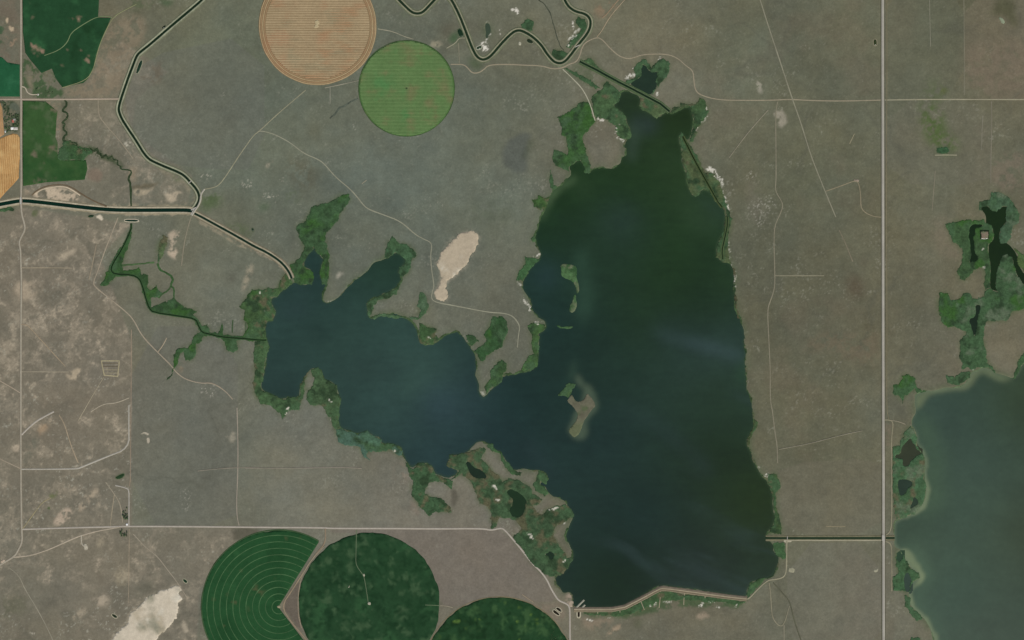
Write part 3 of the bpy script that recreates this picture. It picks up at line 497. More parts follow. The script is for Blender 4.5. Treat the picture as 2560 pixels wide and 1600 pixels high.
# damp, greener rim round every water body
rim = blur(mWet, 5, 2) * (1 - mWet)
mixin(np.clip(rim * 1.5, 0, .55) * sstep(-.5, .3, N2.fbm(XX, YY, 120, 4)), (80, 92, 66))
shoal = blur(mWet, 1, 1); mixin(sstep(.15, .5, shoal), (104, 108, 84))
G1, G2, G3, TEAL, OLIVE = (54,82,50), (48,84,44), (66,94,62), (70,98,82), (74,84,54)
bright = ((50,88,34), 90, .0, .5); dark = ((38,60,36), 45, .05, .45); palegr = ((92,106,82), 70, .1, .5); brown = ((92,88,64), 50, .16, .5); mid = ((62,90,58), 70, -.1, .4); brown2 = ((86,84,60), 70, .08, .4)
PD = lambda *k: [pond_w[q] for q in k]
MARSH = [
 (T(1,1,"870,315 892,370 850,440 800,510 760,580 720,640 670,680 662,780 685,880 692,980 680,1100 672,1180 630,1168 608,1100 603,1040 620,980 647,940 600,900 565,860 548,815 530,850 500,890 470,930 438,990 470,1022 515,1037 542,1070 542,1120 527,1172 410,1178 375,1158 345,1090 320,980 370,970 420,900 455,840 450,800 400,730 383,650 390,612 450,600 480,560 510,490 540,440 620,418 680,408 760,360 820,325"), G1, (mid, bright, dark), (), "broad reed bed at the head of the lake's northwest inlet"),
 (T(1,1,"1290,718 1330,770 1440,810 1490,838 1518,900 1462,950 1467,1010 1430,1085 1380,1098 1345,1062 1360,1010 1400,990 1415,940 1385,925 1350,885 1310,868 1260,920 1200,947 1228,860 1245,780"), (62,92,62), (mid, dark), (), "reed bed wrapping the tip of the slanting lake arm"),
 (T(1,1,"1370,1150 1330,1260 1250,1305 1150,1320 1105,1370 1092,1440 1078,1492 1060,1450 1043,1390 1048,1340 1130,1293 1200,1268 1270,1238 1330,1203"), G3, (palegr, dark), (), "thin reed fringe on the south bank of the slanting arm"),
 (T(1,1,"0,1225 80,1215 200,1210 230,1140 300,1040 335,1090 340,1168 290,1202 235,1242 205,1297 160,1302 145,1330 150,1370 177,1415 187,1440 160,1502") + T(1,2,"150,8 90,20 88,100 100,186 0,186") + T(0,2,"2419,180 2300,160 2340,60 2310,10") + T(0,1,"2310,1500 2320,1420 2260,1390 2310,1330 2360,1250 2400,1228"), (62,88,50), (mid, brown, dark, bright), (), "reed bed with white salt scars on the lake's west shore, north of the drain"),
 (T(1,2,"0,192 100,192 122,260 100,330 85,420 75,490 60,572 40,622 60,662 130,697 200,732 250,747 320,737 405,737 417,660 432,590 462,550 462,680 432,770 402,840 300,850 260,932 220,880 150,820 40,790 0,720") + T(0,2,"2405,690 2390,620 2410,480 2400,330 2412,240"), (64,90,56), (mid, brown, dark), (), "curving reed belt around the lake's southwest bay"),
 (T(1,2,"515,458 585,443 622,480 632,535 680,570 735,595 772,620 777,680 802,730 802,790 782,880 782,960 792,990 800,1027 740,1030 720,980 720,940 670,880 640,830 600,800 520,800 482,740 482,680 540,620 552,560 520,500"), (66,90,58), (brown, mid, dark), (), "reed bed on the blunt peninsula of the lake's south shore"),
 (T(1,2,"750,1032 800,1027 850,1042 900,1057 950,1087 1010,1062 1050,1038 1090,1080 1130,1105 1187,1120 1177,1157 1215,1177 1240,1162 1290,1175 1340,1190 1382,1220 1387,1290 1330,1270 1280,1235 1200,1240 1120,1245 1060,1230 1040,1280 1070,1330 1010,1290 980,1200 900,1185 840,1190 780,1150 760,1090"), (68,98,76), (mid, dark, (TEAL, 90, -.1, .3)), (), "teal reed bed fringing the lake's south shore"),
 (T(1,2,"1835,1268 1900,1273 1990,1248") + Z(1130,1090,"150,152 215,125 310,105 322,140 268,215 340,270 380,330 450,380 470,425 560,400 680,440 745,490 765,560 850,600 830,640 760,650 770,690 850,740 880,700 960,680 1060,640 1110,660 1152,760 1090,800 990,840 970,900 980,960 1000,1020 1060,1100 1080,1160 1145,1160 1110,1220 1060,1295 965,1335 860,1290 780,1220 700,1130 640,1040 580,960 620,910 660,890 640,840 600,790 440,770 410,860 370,870 375,740 340,670 260,640 220,520 200,460 130,400 90,350 20,405 -40,430") + T(1,2,"1885,1475 1917,1430 1870,1402 1830,1387 1803,1370 1830,1310"), (58,82,54), (mid, dark, brown2, brown), ('midI','midJ','midK'), "sprawling reed marsh with dark pools southwest of the main basin"),
 (Z(1130,1090,"330,62 385,85 440,143 482,190 522,250 572,308 612,338 662,348 640,380 560,362 500,290 460,230 450,170 350,122 318,95"), (58,88,52), (mid, dark), (), "thin reed fringe on the lake side of the middle spit"),
 (Z(1130,1090,"820,322 880,348 912,400 892,452 832,430 826,466 882,482 912,542 860,562 790,512 770,450 800,400 812,360"), (62,90,56), (mid, dark), (), "hooked reed patch at the spit's outer cove"),
 (Z(1380,120,"1780,975 1830,895 1925,885 1935,835 1990,850 2170,870 2230,760 2262,800 2150,895 2020,890 1900,918 1820,978",6.05), (66,78,50), (dark, brown), (), "dark shrub fringe along the lake's northeast bay"),
 (T(1,2,"1420,1332 1460,1387 1490,1402 1530,1353 1600,1353 1650,1370 1682,1400 1692,1465 1750,1477 1800,1497") + T(1,3,"1860,20 1850,90 1820,60 1740,15 1640,20 1610,60 1600,130 1640,160 1740,170 1790,210 1830,260 1850,310 1780,300 1680,300 1640,350 1560,270 1510,190 1470,150 1480,0") + T(1,2,"1450,1480 1440,1410"), (56,84,54), (mid, dark, brown), (), "horseshoe of dark reeds around a bare brown patch south of the lake"),
 (T(1,2,"2240,-40 2330,-30 2370,20 2380,100 2350,180 2330,240 2250,300 2180,330 2150,390 2110,390 2092,330 2062,290 2130,250 2170,180 2150,140 2200,70"), (42,74,40), (dark, bright, mid), (), "dark green wet thicket on the neck between the lake's arms"),
 (T(1,2,"1980,150 2040,150 2110,200 2040,240 2005,205"), G1, (mid,), (), "small reed patch at the shore west of the neck thicket"),
 (T(1,2,"2310,375 2360,400 2370,470 2320,540 2330,580 2260,630 2210,640 2180,690 2160,640 2215,560 2220,470 2260,420"), (54,82,44), (dark, mid), (), "reed patch on the pointed cape between the lake's arms"),
 (T(1,2,"1540,20 1620,60 1700,80 1700,140 1745,180 1680,228 1600,237 1548,200 1533,100"), (56,84,48), (dark, brown), (), "shaggy reed clump with a white salt spot on the north bank"),
 (T(1,1,"1550,1250 1600,1270 1610,1340 1640,1390 1590,1470 1530,1500 1470,1512 1440,1480 1530,1480 1550,1410 1510,1380 1540,1320"), (74,96,70), (mid,), (), "faint green seep running down to the lake near the playa"),
 (T(1,1,"1090,1498 1140,1478 1200,1453 1280,1448 1350,1458 1400,1488 1440,1508 1350,1490 1200,1480 1120,1505"), (70,96,66), (mid,), (), "narrow reed strip on the lake's north bank by the arm's mouth"),
 (T(2,2,"140,60 190,20 320,50 290,102 245,127 257,180 257,260 250,330 237,440 180,477 90,475 130,400 160,350 215,320 190,280 185,140"), (62,92,48), (mid, dark), (), "reed fringe on the east side of the pointed cape"),
 (T(2,1,"130,910 200,925 265,937 210,977 165,1032 140,1092 100,1150 40,1140 80,1040 120,980"), (54,88,52), (mid,), (), "reed strip on the main basin's west shore beside the islets"),
 (T(2,1,"190,355 240,370 265,335 300,360 345,350 325,440 270,472 220,440"), (54,84,40), (dark, brown), (), "small dark reed clump on the main basin's west shore"),
 (T(2,1,"350,95 385,160 392,240 430,258 380,292 355,260"), (64,90,56), (mid,), (), "little reed strip north of the dark clump on the west shore"),
 (T(2,1,"180,730 220,710 235,690 215,735 228,785 195,780"), (62,88,54), (mid,), (), "tiny reed notch on the main basin's west shore"),
 (T(2,0,"640,970 720,950 750,1040 785,1150 730,1220 670,1260 675,1350 700,1440 730,1510") + T(2,1,"742,95 730,127 690,120 690,60 650,5 600,20 535,60 540,110 500,100 450,70 380,20") + T(2,0,"380,1490 400,1410 460,1430 530,1460 520,1380 520,1300 480,1280 470,1200 440,1120 420,1105 490,1080 550,1040 620,1000"), (52,86,42), (bright, mid, dark), (), "bright green wet meadow west of the round brown headland"),
 (T(2,0,"780,890 860,830 880,760 940,800 1000,850 1020,880 1017,905 1000,962 960,1002 1000,1032 1040,1062 1070,1122 1100,1182 1127,1250 1110,1302 1060,1320 990,1290 980,1220 1000,1180 920,1160 880,1120 800,1120 770,1060 740,940"), (68,94,58), (mid, brown, dark), (), "reed bed on the north shore below the straight canal"),
 (T(2,0,"1215,645 1225,700 1195,745 1150,768 1110,797 1080,760 1160,730 1150,650 1190,590 1250,550 1290,590 1320,640 1400,560 1480,580 1490,640 1470,720 1400,780 1345,870 1320,892 1332,850 1372,820 1362,770 1377,730 1387,680 1320,685 1280,658 1270,630 1240,606"), (66,92,64), (mid, dark), (), "reed ring around the pond north of the canal dike"),
 (T(2,0,"1215,925 1290,935 1400,990 1465,1050 1430,1083 1370,1108 1330,1087 1270,1052 1218,1032 1203,1000 1208,940"), (76,94,60), (mid, brown), (), "olive reed bed between the canal dike's end and the lake"),
 (T(2,0,"1770,920 1820,950 1852,1050 1832,1120 1780,1170 1740,1240 1720,1340 1670,1345 1692,1290 1712,1200 1722,1130 1692,1080 1690,1003 1750,990"), (62,88,52), (dark, brown, mid), (), "reed bed in the lake's northeast corner"),
 (T(2,0,"1595,1238 1650,1340 1720,1430 1770,1510") + T(2,1,"1820,110 1900,130 1970,220 2010,380 2060,480 2075,560 2050,720 2040,860 2070,980 2030,962 1990,962 1930,920 1940,830 1965,750 2000,680 2005,600 2025,520 2005,457 1950,412 1900,342 1860,287 1810,272 1780,292 1765,332 1720,342 1690,312 1660,252 1645,180 1640,100 1610,40") + T(2,0,"1600,1460 1600,1400 1575,1320"), (74,86,54), (brown, mid, dark), (), "long olive marsh strip with a ditch on the lake's northeast shore"),
 (T(2,1,"2070,1000 2105,1035 2120,1120 2112,1210 2122,1300 2118,1390 2150,1480 2160,1500 2135,1485 2108,1400 2095,1290 2088,1200 2093,1110 2088,1045"), (78,74,52), (brown, dark), (), "thin brown shrub fringe on the lake's upper east shore"),
 (T(2,2,"2285,950 2320,970 2320,1010 2290,1040 2260,1100 2240,1130 2250,1180 2235,1200 2215,1140 2240,1090 2270,1030"), (64,76,44), (dark, mid), (), "thin green fringe on the lake's lower east shore"),
 (T(2,3,"665,1240 1020,1240 1222,1148 1400,1048 1640,1080 1830,1098 2215,1140 2130,1190 2000,1160 1830,1150 1600,1130 1400,1140 1250,1230 1050,1290 850,1280 690,1270"), (60,86,52), (mid, brown), (), "green seepage strip along the foot of the dam"),
 (T(2,3,"2400,932 2330,937 2260,972 2230,1032 2214,1105 2240,1095 2330,1005"), (66,94,56), (mid,), (), "wedge of reeds where the dam's east end bends"),
 (T(3,3,"45,600 140,575 160,640 155,745 100,722 50,672"), (62,92,56), (mid,), (), "reed patch south of the highway canal's west mouth"),
 (T(3,2,"-10,1450 80,1450 95,1510") + T(3,3,"112,60 70,140 75,260 120,400 130,505 0,512 20,470 50,420 68,340 45,280 45,200 40,130 25,70"), (58,80,44), (dark, mid, brown), (), "dark reed strip on the lake's east shore above the highway canal"),
 (T(3,1,"2110,310 2220,310 2270,360 2340,440 2375,520 2370,600 2300,640 2290,750 2250,782 2200,782 2180,720 2200,640 2235,612 2257,570 2252,500 2267,440 2220,438 2200,455 2150,484 2100,470 2070,428 2000,453 2022,472 1990,475 1990,410 2110,360"), (66,92,66), (mid, dark, palegr), (), "reed hood over the top of the forked eastern pond"),
 (T(3,1,"1680,605 1840,570 1950,580 2030,560 2060,600 2118,625 2132,690 2125,762 2088,790 2083,850 2088,930 2108,1030 2093,1100 2097,1210 2050,1230 2050,1080 2040,1010 1990,1020 1910,1080 1860,1140 1820,1130 1780,1050 1830,960 1840,850 1760,790 1710,690"), (58,84,50), (dark, mid, bright), ('marshB',), "marsh with a square moated islet west of the forked pond"),
 (T(3,1,"1610,1260 1700,1250 1730,1320 1800,1320 1850,1260 1900,1260 1930,1310 2040,1290 2050,1235 2097,1215 2130,1232 2175,1248 2148,1200 2148,1110 2168,1070 2173,1020 2198,950 2230,898 2270,898 2312,930 2332,1020 2372,1110 2419,1190 2600,1300 2600,1380 2419,1410 2300,1440 2270,1510") + T(3,2,"2250,10 2080,10 2040,60 2030,180 2060,300 2070,400 2120,440 2150,503 2080,450 2020,440 1940,470 1880,450 1830,470 1830,400 1810,320 1820,200 1870,110 1760,60 1700,70 1650,30") + T(3,1,"1610,1440"), (60,88,56), (mid, dark, bright, palegr), ('marshC',), "wide marsh reaching south to the pale eastern lake"),
 (T(3,1,"2315,830 2420,905 2600,990 2600,1090 2419,1050 2372,1000 2352,890"), (76,96,52), (mid,), (), "reed strip on the right fork of the eastern pond"),
 (T(3,2,"1180,600 1230,610 1270,520 1330,510 1390,560 1410,640 1500,668 1400,700 1380,650 1330,690 1290,720 1265,780 1240,720 1180,690"), (60,90,56), (mid, bright), (), "star-shaped reed patch between highway and eastern lake's corner"),
 (T(3,2,"1680,520 1760,550 1830,490 1910,490 1905,550 1800,615 1700,590"), (62,88,58), (mid, dark), (), "reed patch on the eastern lake's north shore"),
 (T(3,2,"2500,280 2419,310 2380,350 2340,480 2310,545 2345,545 2392,440 2419,405 2500,380"), (58,88,52), (mid,), (), "reed strip on the eastern lake's north shore at the photo's edge"),
 (T(3,2,"1350,1000 1390,1052 1412,1120 1402,1180 1430,1230 1470,1270 1482,1350 1480,1505") + T(3,3,"1487,0 1497,100 1482,190 1430,262 1370,322 1300,347 1205,372 1185,220 1180,0") + T(3,2,"1180,1210 1240,1180 1290,1060"), (66,98,66), (mid, brown, palegr), ('shoreD','shoreE','shoreF'), "reed peninsula with two dark ponds beside the highway"),
 (T(3,3,"1205,690 1270,695 1300,760 1340,822 1390,862 1432,885 1432,930 1380,962 1347,1000 1337,1060 1280,1040 1190,1040 1180,920 1230,880 1200,760"), (62,96,62), (mid, dark), ('shoreG','shoreH'), "reed bed behind the sand spit south of the highway canal"),
 (T(3,3,"1295,1080 1337,1100 1352,1190 1412,1252 1460,1300 1400,1330 1340,1250 1290,1190"), (66,94,64), (mid,), (), "narrow reed strip on the eastern lake's lower west shore"),
 (T(3,3,"1340,1490 1430,1490 1440,1560 1350,1560"), (62,94,62), (mid,), (), "small reed clump by the eastern lake at the bottom edge"),
 (T(2,2,"440,715 480,640 540,590 595,605 570,650 560,690 540,728 500,722"), (74,100,56), (mid, dark), (), "floating reed mat at the Y-shaped island's northwest tip"),
 (T(0,1,"1240,650 1252,690 1215,800 1180,890 1150,980 1160,1040 1250,1040 1310,1010 1330,1080 1400,1090 1395,1190 1430,1240 1480,1190 1530,1270 1500,1300 1420,1300 1430,1390 1500,1370 1640,1310 1740,1390 1880,1420 1830,1450 1870,1510") + T(0,2,"1910,60 1960,40 1980,110 2060,130 2100,30 2110,140 2200,150 2400,168 2412,192 2240,190 2250,280 2200,310 2140,280 2120,200 2000,150 1930,160 1860,230 1850,330 1800,385 1750,370 1740,290 1700,310 1690,400 1640,460 1600,560 1580,570 1640,430 1645,340 1680,270 1780,265 1840,140 1890,110 1830,10") + T(0,1,"1840,1505 1700,1480 1450,1445 1400,1400 1370,1310 1340,1200 1310,1120 1250,1090 1100,1100 1000,1180 940,1185 990,1110 1050,980 1150,820 1220,680"), (48,78,42), (dark, bright, mid), (), "zigzag green wetland following the drain west of the lake"),
 (T(0,1,"1550,710 1590,740 1540,880 1510,960 1480,975 1490,900 1490,800 1530,730"), (80,96,62), (mid, brown), (), "faint green creek bed south of the main canal"),
 (T(0,0,"600,1330 660,1330 740,1390 860,1410 880,1440 820,1480 790,1512") + T(0,1,"700,0 560,5") + T(0,0,"550,1490 555,1400 590,1380"), (52,82,46), (dark, brown, mid), (), "green creek hollow east of the rectangular field"),
 (T(2,0,"85,240 140,180 200,215 195,290 150,300 100,275"), (58,86,56), (mid,), (), "wet green patch inside the canal's first bend"),
 (T(2,0,"350,520 385,460 470,480 530,500 500,560 450,580 400,560"), (54,82,52), (mid, dark), (), "wet green hollow in the canal's southern bend"),
 (T(2,0,"620,160 690,190 710,250 700,300 640,360 560,450 520,440 560,380 655,280 600,220"), (52,80,50), (dark, mid), (), "wet green flat with white crust inside the canal's last bend"),
 (T(2,0,"650,560 760,560 820,640 900,715 1050,790 1000,770 860,700 740,640"), (70,96,60), (mid,), (), "green strip on the north side of the straight canal"),
 (T(2,0,"490,640 560,660 640,710 760,780 840,835 800,840 690,780 560,700"), (60,88,56), (mid,), (), "green seep parallel to the straight canal"),
 (T(3,0,"1590,1395 1690,1385 1720,1430 1690,1450 1600,1440"), (50,82,52), (dark,), (), "small green hollow east of the highway"),
 (T(0,1,"-60,470 0,460 110,430 150,470 130,480 20,480 -60,490"), (56,84,52), (dark,), (), "green strip under the main canal's bank at the left edge"),
]
mM = np.zeros((NY, NX))
for q in MARSH:
    P = W(q[0]); i0, i1 = [int(np.clip((v - GX[0]) / CE + d, 0, NX)) for v, d in ((P[:, 0].min(), -9), (P[:, 0].max(), 9))]; j0, j1 = [int(np.clip((v - GY[0]) / CE + d, 0, NY)) for v, d in ((P[:, 1].min(), -9), (P[:, 1].max(), 9))]
    mM[j0:j1, i0:i1] = np.maximum(mM[j0:j1, i0:i1], raster(P, 1, GX[i0:i1], GY[j0:j1]))
mixin(np.clip(blur(mM, 3, 2) * 1.3, 0, .75) * sstep(-.45, .25, N5.fbm(XX, YY, 45, 4, .7)), (82, 92, 64))      # sedge thinning out round the reed beds
# build the land sheet (fine where we look, widening towards the horizon)
ext = np.array([3330, 3600, 4200, 5400, 8000, 13000, 21000, 32000.])
ax = np.concatenate([-ext[::-1], GX, ext]); ay = np.concatenate([-ext[::-1], GY, ext]) if False else np.concatenate([-(ext[::-1] - 1080), GY, ext - 1080])
iu = np.clip(np.arange(len(ax)) - len(ext), 0, NX - 1); iv = np.clip(np.arange(len(ay)) - len(ext), 0, NY - 1)
HH = H[iv][:, iu]; GG = G[iv][:, iu]
outer = np.zeros(HH.shape, bool); outer[:, :len(ext)] = outer[:, -len(ext):] = True; outer[:len(ext)] = outer[-len(ext):] = True
wet_o = outer & (HH < .5)
far = np.zeros(HH.shape, bool); far[:, -len(ext) + 3:] = True; far[:, :len(ext) - 3] = True; far[:len(ext) - 3] = True; far[-len(ext) + 3:] = True
deep = np.zeros(HH.shape, bool); ne_ = len(ext) - 1; deep[:, :ne_] = deep[:, -ne_:] = True; deep[:ne_] = deep[-ne_:] = True
GG[deep] = alb((107, 104, 89)); HH = np.where(far & (HH < 1), 1.2, HH); GG[far & wet_o] = alb((112, 105, 90))
AX, AY = np.meshgrid(ax, ay)
nx, ny = len(ax), len(ay); i = np.arange(nx - 1)[None]; j = np.arange(ny - 1)[:, None]; a = j * nx + i
FQ = np.stack([a, a + 1, a + nx + 1, a + nx], -1).reshape(-1, 4)
ground = tag(mesh_obj('ground', np.stack([AX, AY, HH], -1).reshape(-1, 3), FQ, M['ground'], GG.reshape(-1, 3), None, True),
    'dry grey-brown prairie with pale clay scars', 'ground', kind='structure')

# ------------------------------------------------------------------ water sheets
WCOL = [(700,850,(43,60,57)),(850,950,(47,65,61)),(1050,950,(54,74,70)),(1000,920,(54,73,68)),(1650,680,(34,50,32)),(1780,780,(34,50,32)),(1480,440,(38,58,40)),(1000,880,(48,68,62)),(1150,1020,(46,61,67)),(1100,1150,(40,56,59)),(1400,500,(36,56,37)),(1500,560,(43,60,55)),(1560,590,(44,60,60)),  # paler bluish points carry smoke haze as water colour
 (1700,600,(41,63,43)),(1700,750,(34,52,31)),(1500,700,(39,55,50)),(1350,680,(40,60,57)),(1350,800,(38,56,56)),(1500,900,(39,55,49)),(1700,840,(48,64,64)),(1800,870,(58,75,76)),(1800,950,(40,56,38)),
 (1300,1000,(34,52,50)),(1250,1070,(36,52,54)),(1500,1100,(38,54,54)),(1600,1300,(34,50,49)),(1800,1150,(36,50,37)),(1550,1450,(30,45,34)),(1750,1430,(42,54,49)),(1890,1250,(43,58,34)),(1600,330,(44,60,45)),
 (1530,260,(47,58,54)),(1680,270,(38,48,36)),(780,680,(37,53,52)),(960,660,(36,54,42)),(1700,450,(50,68,50)),(1580,480,(34,52,32)),(1620,790,(38,56,42)),(1430,840,(38,56,52)),(1350,590,(34,52,30)),(1200,1150,(38,54,56)),(720,980,(38,50,50)),(830,880,(42,58,52))]
WCOL = [(a, b, (c[0] + 5, c[1] + 8, c[2] + 6) if a < 1180 else (c[0] - 1, c[1], c[2] - 7) if (b < 800 and a > 1380) else (c[0] - 3, c[1] - 3, c[2] - 4)) for a, b, c in WCOL]
ECOL = [(2360,1050,(60,80,74)),(2450,1000,(57,77,69)),(2540,1000,(60,76,56)),(2400,1300,(66,87,77)),(2500,1400,(66,84,73)),(2560,1350,(62,73,56)),(2320,1380,(72,93,80)),(2480,1560,(66,82,72)),(2430,1150,(64,84,76)),(2280,1330,(60,80,66)),(2400,1470,(64,88,78))]
ECOL = [(a, b, (c[0] - 3, c[1] - 6, c[2] - 8)) for a, b, c in ECOL]
SILT_HAZE = [ (T(2,1,"590,900 690,820 690,1000 760,1200 730,1512 600,1512 640,1250 630,1100"), (58,84,68), .55, 6),  # silty shallows, and bluish smoke-haze wisps painted as water colour
 (T(2,2,"600,500 660,520 710,600 780,680 830,800 770,890 700,990 720,1080 690,1130 620,1140 545,1090 520,1030 700,700 620,600"), (80,94,76), .75, 2),
 (T(2,2,"560,380 600,400 590,560 555,580"), (62,84,68), .6, 3), (T(2,1,"380,290 520,180 560,130 600,180 480,260 400,350 330,470 290,540 260,560 300,480 340,360"), (86,108,76), .85, 3),
 (T(2,1,"560,130 700,180 760,260 640,330 560,260"), (58,80,54), .5, 8), (T(2,1,"1560,280 1900,480 2010,640 1900,740 1700,720 1560,420"), (52,72,52), .5, 12),
 (T(2,1,"1950,980 2080,1060 2080,1300 2000,1250"), (48,70,44), .5, 8), (T(2,2,"1330,60 1450,120 1620,170 1780,190 1950,230 2100,300 2190,330 2190,400 2050,350 1900,300 1700,260 1550,210 1420,150"), (62,79,80), .7, 5),
 (T(2,2,"2150,380 2200,360 2205,620 2130,560"), (52,80,58), .6, 5), (T(2,2,"1300,0 1560,40 1700,150 1500,200 1360,120"), (46,62,58), .5, 10),
 (T(1,2,"1420,380 1720,260 1760,420 1640,560 1400,560"), (60,84,74), .55, 14), (T(1,2,"1600,700 1850,700 1800,900 1600,900"), (54,70,82), .5, 12),
 (T(1,2,"1400,600 1560,580 1480,700 1400,680"), (60,84,66), .4, 8), (T(2,0,"1100,1150 1200,1180 1190,1512 1060,1512 1100,1380"), (60,76,64), .6, 4), (T(1,2,"200,680 380,720 330,735 130,690"), (34,50,38), .5, 4),
 (T(2,1,"180,1000 400,1000 420,1150 260,1180 160,1140"), (52,72,78), .5, 10), (T(2,1,"860,480 1120,440 1180,680 1000,720 900,560"), (54,68,70), .45, 12), (T(2,2,"850,760 1100,860 1350,900 1500,1080 1700,1230 1850,1330 1900,1512 1850,1450 1700,1300 1480,1140 1300,950 1080,900"), (48,63,63), .5, 7), (T(2,2,"80,1130 200,1200 320,1350 430,1512 360,1512 250,1370 120,1220"), (48,63,64), .5, 6), (T(2,0,"1080,1130 1250,1080 1400,1150 1330,1290 1180,1240"), (54,66,66), .6, 6), (T(1,2,"700,420 1000,380 1300,420 1200,560 900,520"), (50,66,62), .5, 10), (T(1,1,"200,1330 420,1320 560,1420 420,1500 240,1450"), (50,66,66), .5, 7),
 (T(3,3,"1330,640 1420,620 1500,780 1540,880 1480,860 1400,740"), (92,112,88), .35, 5),]
EPL = [(T(3,2,"1400,850 1500,900 1580,1100 1660,1300 1640,1512") + T(3,3,"1660,220 1520,320 1400,350 1490,100") + T(3,2,"1480,1300 1400,1000"), (76,98,74), .6, 8),
 (T(3,3,"1210,600 1400,640 1540,860 1500,1000 1420,1120 1560,1330 1680,1512 1560,1512 1350,1200 1420,930"), (80,104,82), .6, 7),
 (T(3,3,"1240,640 1330,640 1400,760 1445,830 1472,900 1440,960 1385,1000 1362,1080 1372,1160 1440,1235 1530,1315 1580,1420 1620,1530 1560,1530 1480,1330 1340,1200 1325,1050 1415,930 1370,860 1280,760"), (118,130,98), .85, 1),
 (T(3,2,"1390,700 1500,665 1640,635 1800,625 1890,560 1925,485 2080,445 2150,500 2290,545 2330,560 2200,585 2080,510 1980,535 1925,630 1800,665 1650,690 1560,705 1480,730 1430,820 1395,800"), (110,120,90), .8, 2),
 (T(3,2,"1390,1050 1440,1190 1500,1270 1512,1512") + T(3,3,"1528,100 1508,200 1440,290 1340,350 1280,362 1425,260 1485,100 1475,0") + T(3,2,"1470,1300"), (122,134,102), .85, 1)] + SILT_HAZE[-1:]
def water_sheet(name, m, colours, label, plumes=(), rimcol=None, rimw=0, rimk=.8, step=2, lam=300, level=0.0):
    keep = blur(m, 2, 1) > .02
    ys, xs = np.where(keep); y0, y1, x0, x1 = ys.min(), ys.max(), xs.min(), xs.max()
    K = keep[y0:y1 + 1:step, x0:x1 + 1:step]; X = XX[y0:y1 + 1:step, x0:x1 + 1:step]; Y = YY[y0:y1 + 1:step, x0:x1 + 1:step]
    c = idw(X, Y, colours, 2.8, albw) if isinstance(colours, list) else np.repeat(np.repeat(albw(colours)[None, None], X.shape[0], 0), X.shape[1], 1)
    c = c * (1 + .17 * N3.fbm(X * .8, Y * 1.15, lam, 5, .6) + .06 * N1.fbm(X, Y * 2, lam * .2, 3))[..., None]
    if name == 'lake' and lam > 299.5: w_ = sstep(.05, .5, N2.fbm(X * .8 + 300, Y, 480, 4, .55))[..., None] * .25; c = c * (1 - w_) + c * np.array([1.25, 1.25, 1.4]) * w_  # bluish smoke wisps tinted into the lake colour
    if name == 'lake' and lam > 299.5:       # long streaks of smoke haze painted into the water colour
        u_ = X * .90 - Y * .43; v_ = X * .43 + Y * .90; v_ = v_ + 60 * N1.fbm(u_, v_, 500, 3)
        w_ = sstep(.12, .6, N5.fbm(u_ * .16, v_, 130, 4, .6)) * sstep(-.15, .35, N3.fbm(X, Y, 700, 3)); w_ = (w_ * .3)[..., None]; c = c * (1 - w_) + albw((56, 72, 72)) * w_
        r_ = N4.fbm(X * .35, Y * 1.6, 26, 3, .7)[..., None]; c = c * (1 + .10 * r_)
    for P, rgb, k, fe in plumes:
        q = (blur(raster(rough(W(P), 12, 80, 14), 1), fe, 3) * k)[y0:y1 + 1:step, x0:x1 + 1:step, None]
        q = q * (1 + .35 * N1.fbm(X, Y, 150, 4, .6))[..., None]; q = np.clip(q, 0, 1); c = c * (1 - q) + albw(rgb) * q
    if rimcol is not None:
        d = blur(m, rimw, 2)[y0:y1 + 1:step, x0:x1 + 1:step]; q = sstep(.93, .5, d) * rimk * np.clip(.75 + .9 * N2.fbm(X, Y, 260, 3), .15, 1.2)
        q = np.clip(q, 0, 1)[..., None]; c = c * (1 - q) + albw(rimcol) * q
    nyy, nxx = K.shape; a = (np.arange(nyy - 1)[:, None] * nxx + np.arange(nxx - 1)[None])
    kk = (K[:-1, :-1] | K[1:, :-1] | K[:-1, 1:] | K[1:, 1:]); a = a[kk]
    F = np.stack([a, a + 1, a + nxx + 1, a + nxx], -1); u, inv = np.unique(F, return_inverse=True)
    V = np.stack([X, Y, np.full_like(X, level)], -1).reshape(-1, 3)[u]
    return tag(mesh_obj(name, V, inv.reshape(-1, 4), M['water'], c.reshape(-1, 3)[u], None, True), label, name, kind='structure')
print("water")
water_sheet('lake', np.where(blur(mLake, 1, 1) > 0, mLake, 0), WCOL, 'large dark green lake with three arms filling the middle', SILT_HAZE[:-1], (60, 78, 56), 2, .5, lam=300)
water_sheet('lake', mEast, ECOL, 'pale green lake with tan shallows at the right edge', EPL, (104, 116, 92), 3, .55, lam=299)
PC = {'north': (42,56,46), 'marshA': (32,46,30), 'marshB': (30,44,30), 'marshC': (34,46,36), 'shoreD': (54,60,46), 'shoreE': (44,58,48), 'shoreF': (46,60,48), 'shoreG': (46,68,50), 'shoreH': (52,68,58), 'midI': (36,50,40), 'midJ': (36,54,38), 'midK': (34,50,38), 'northP': (64,76,62)}
for q, k in enumerate(PONDS): water_sheet('pond', mPond[k], PC[k], PONDS[k][1], step=1, lam=60, level=.03 + .012 * q)

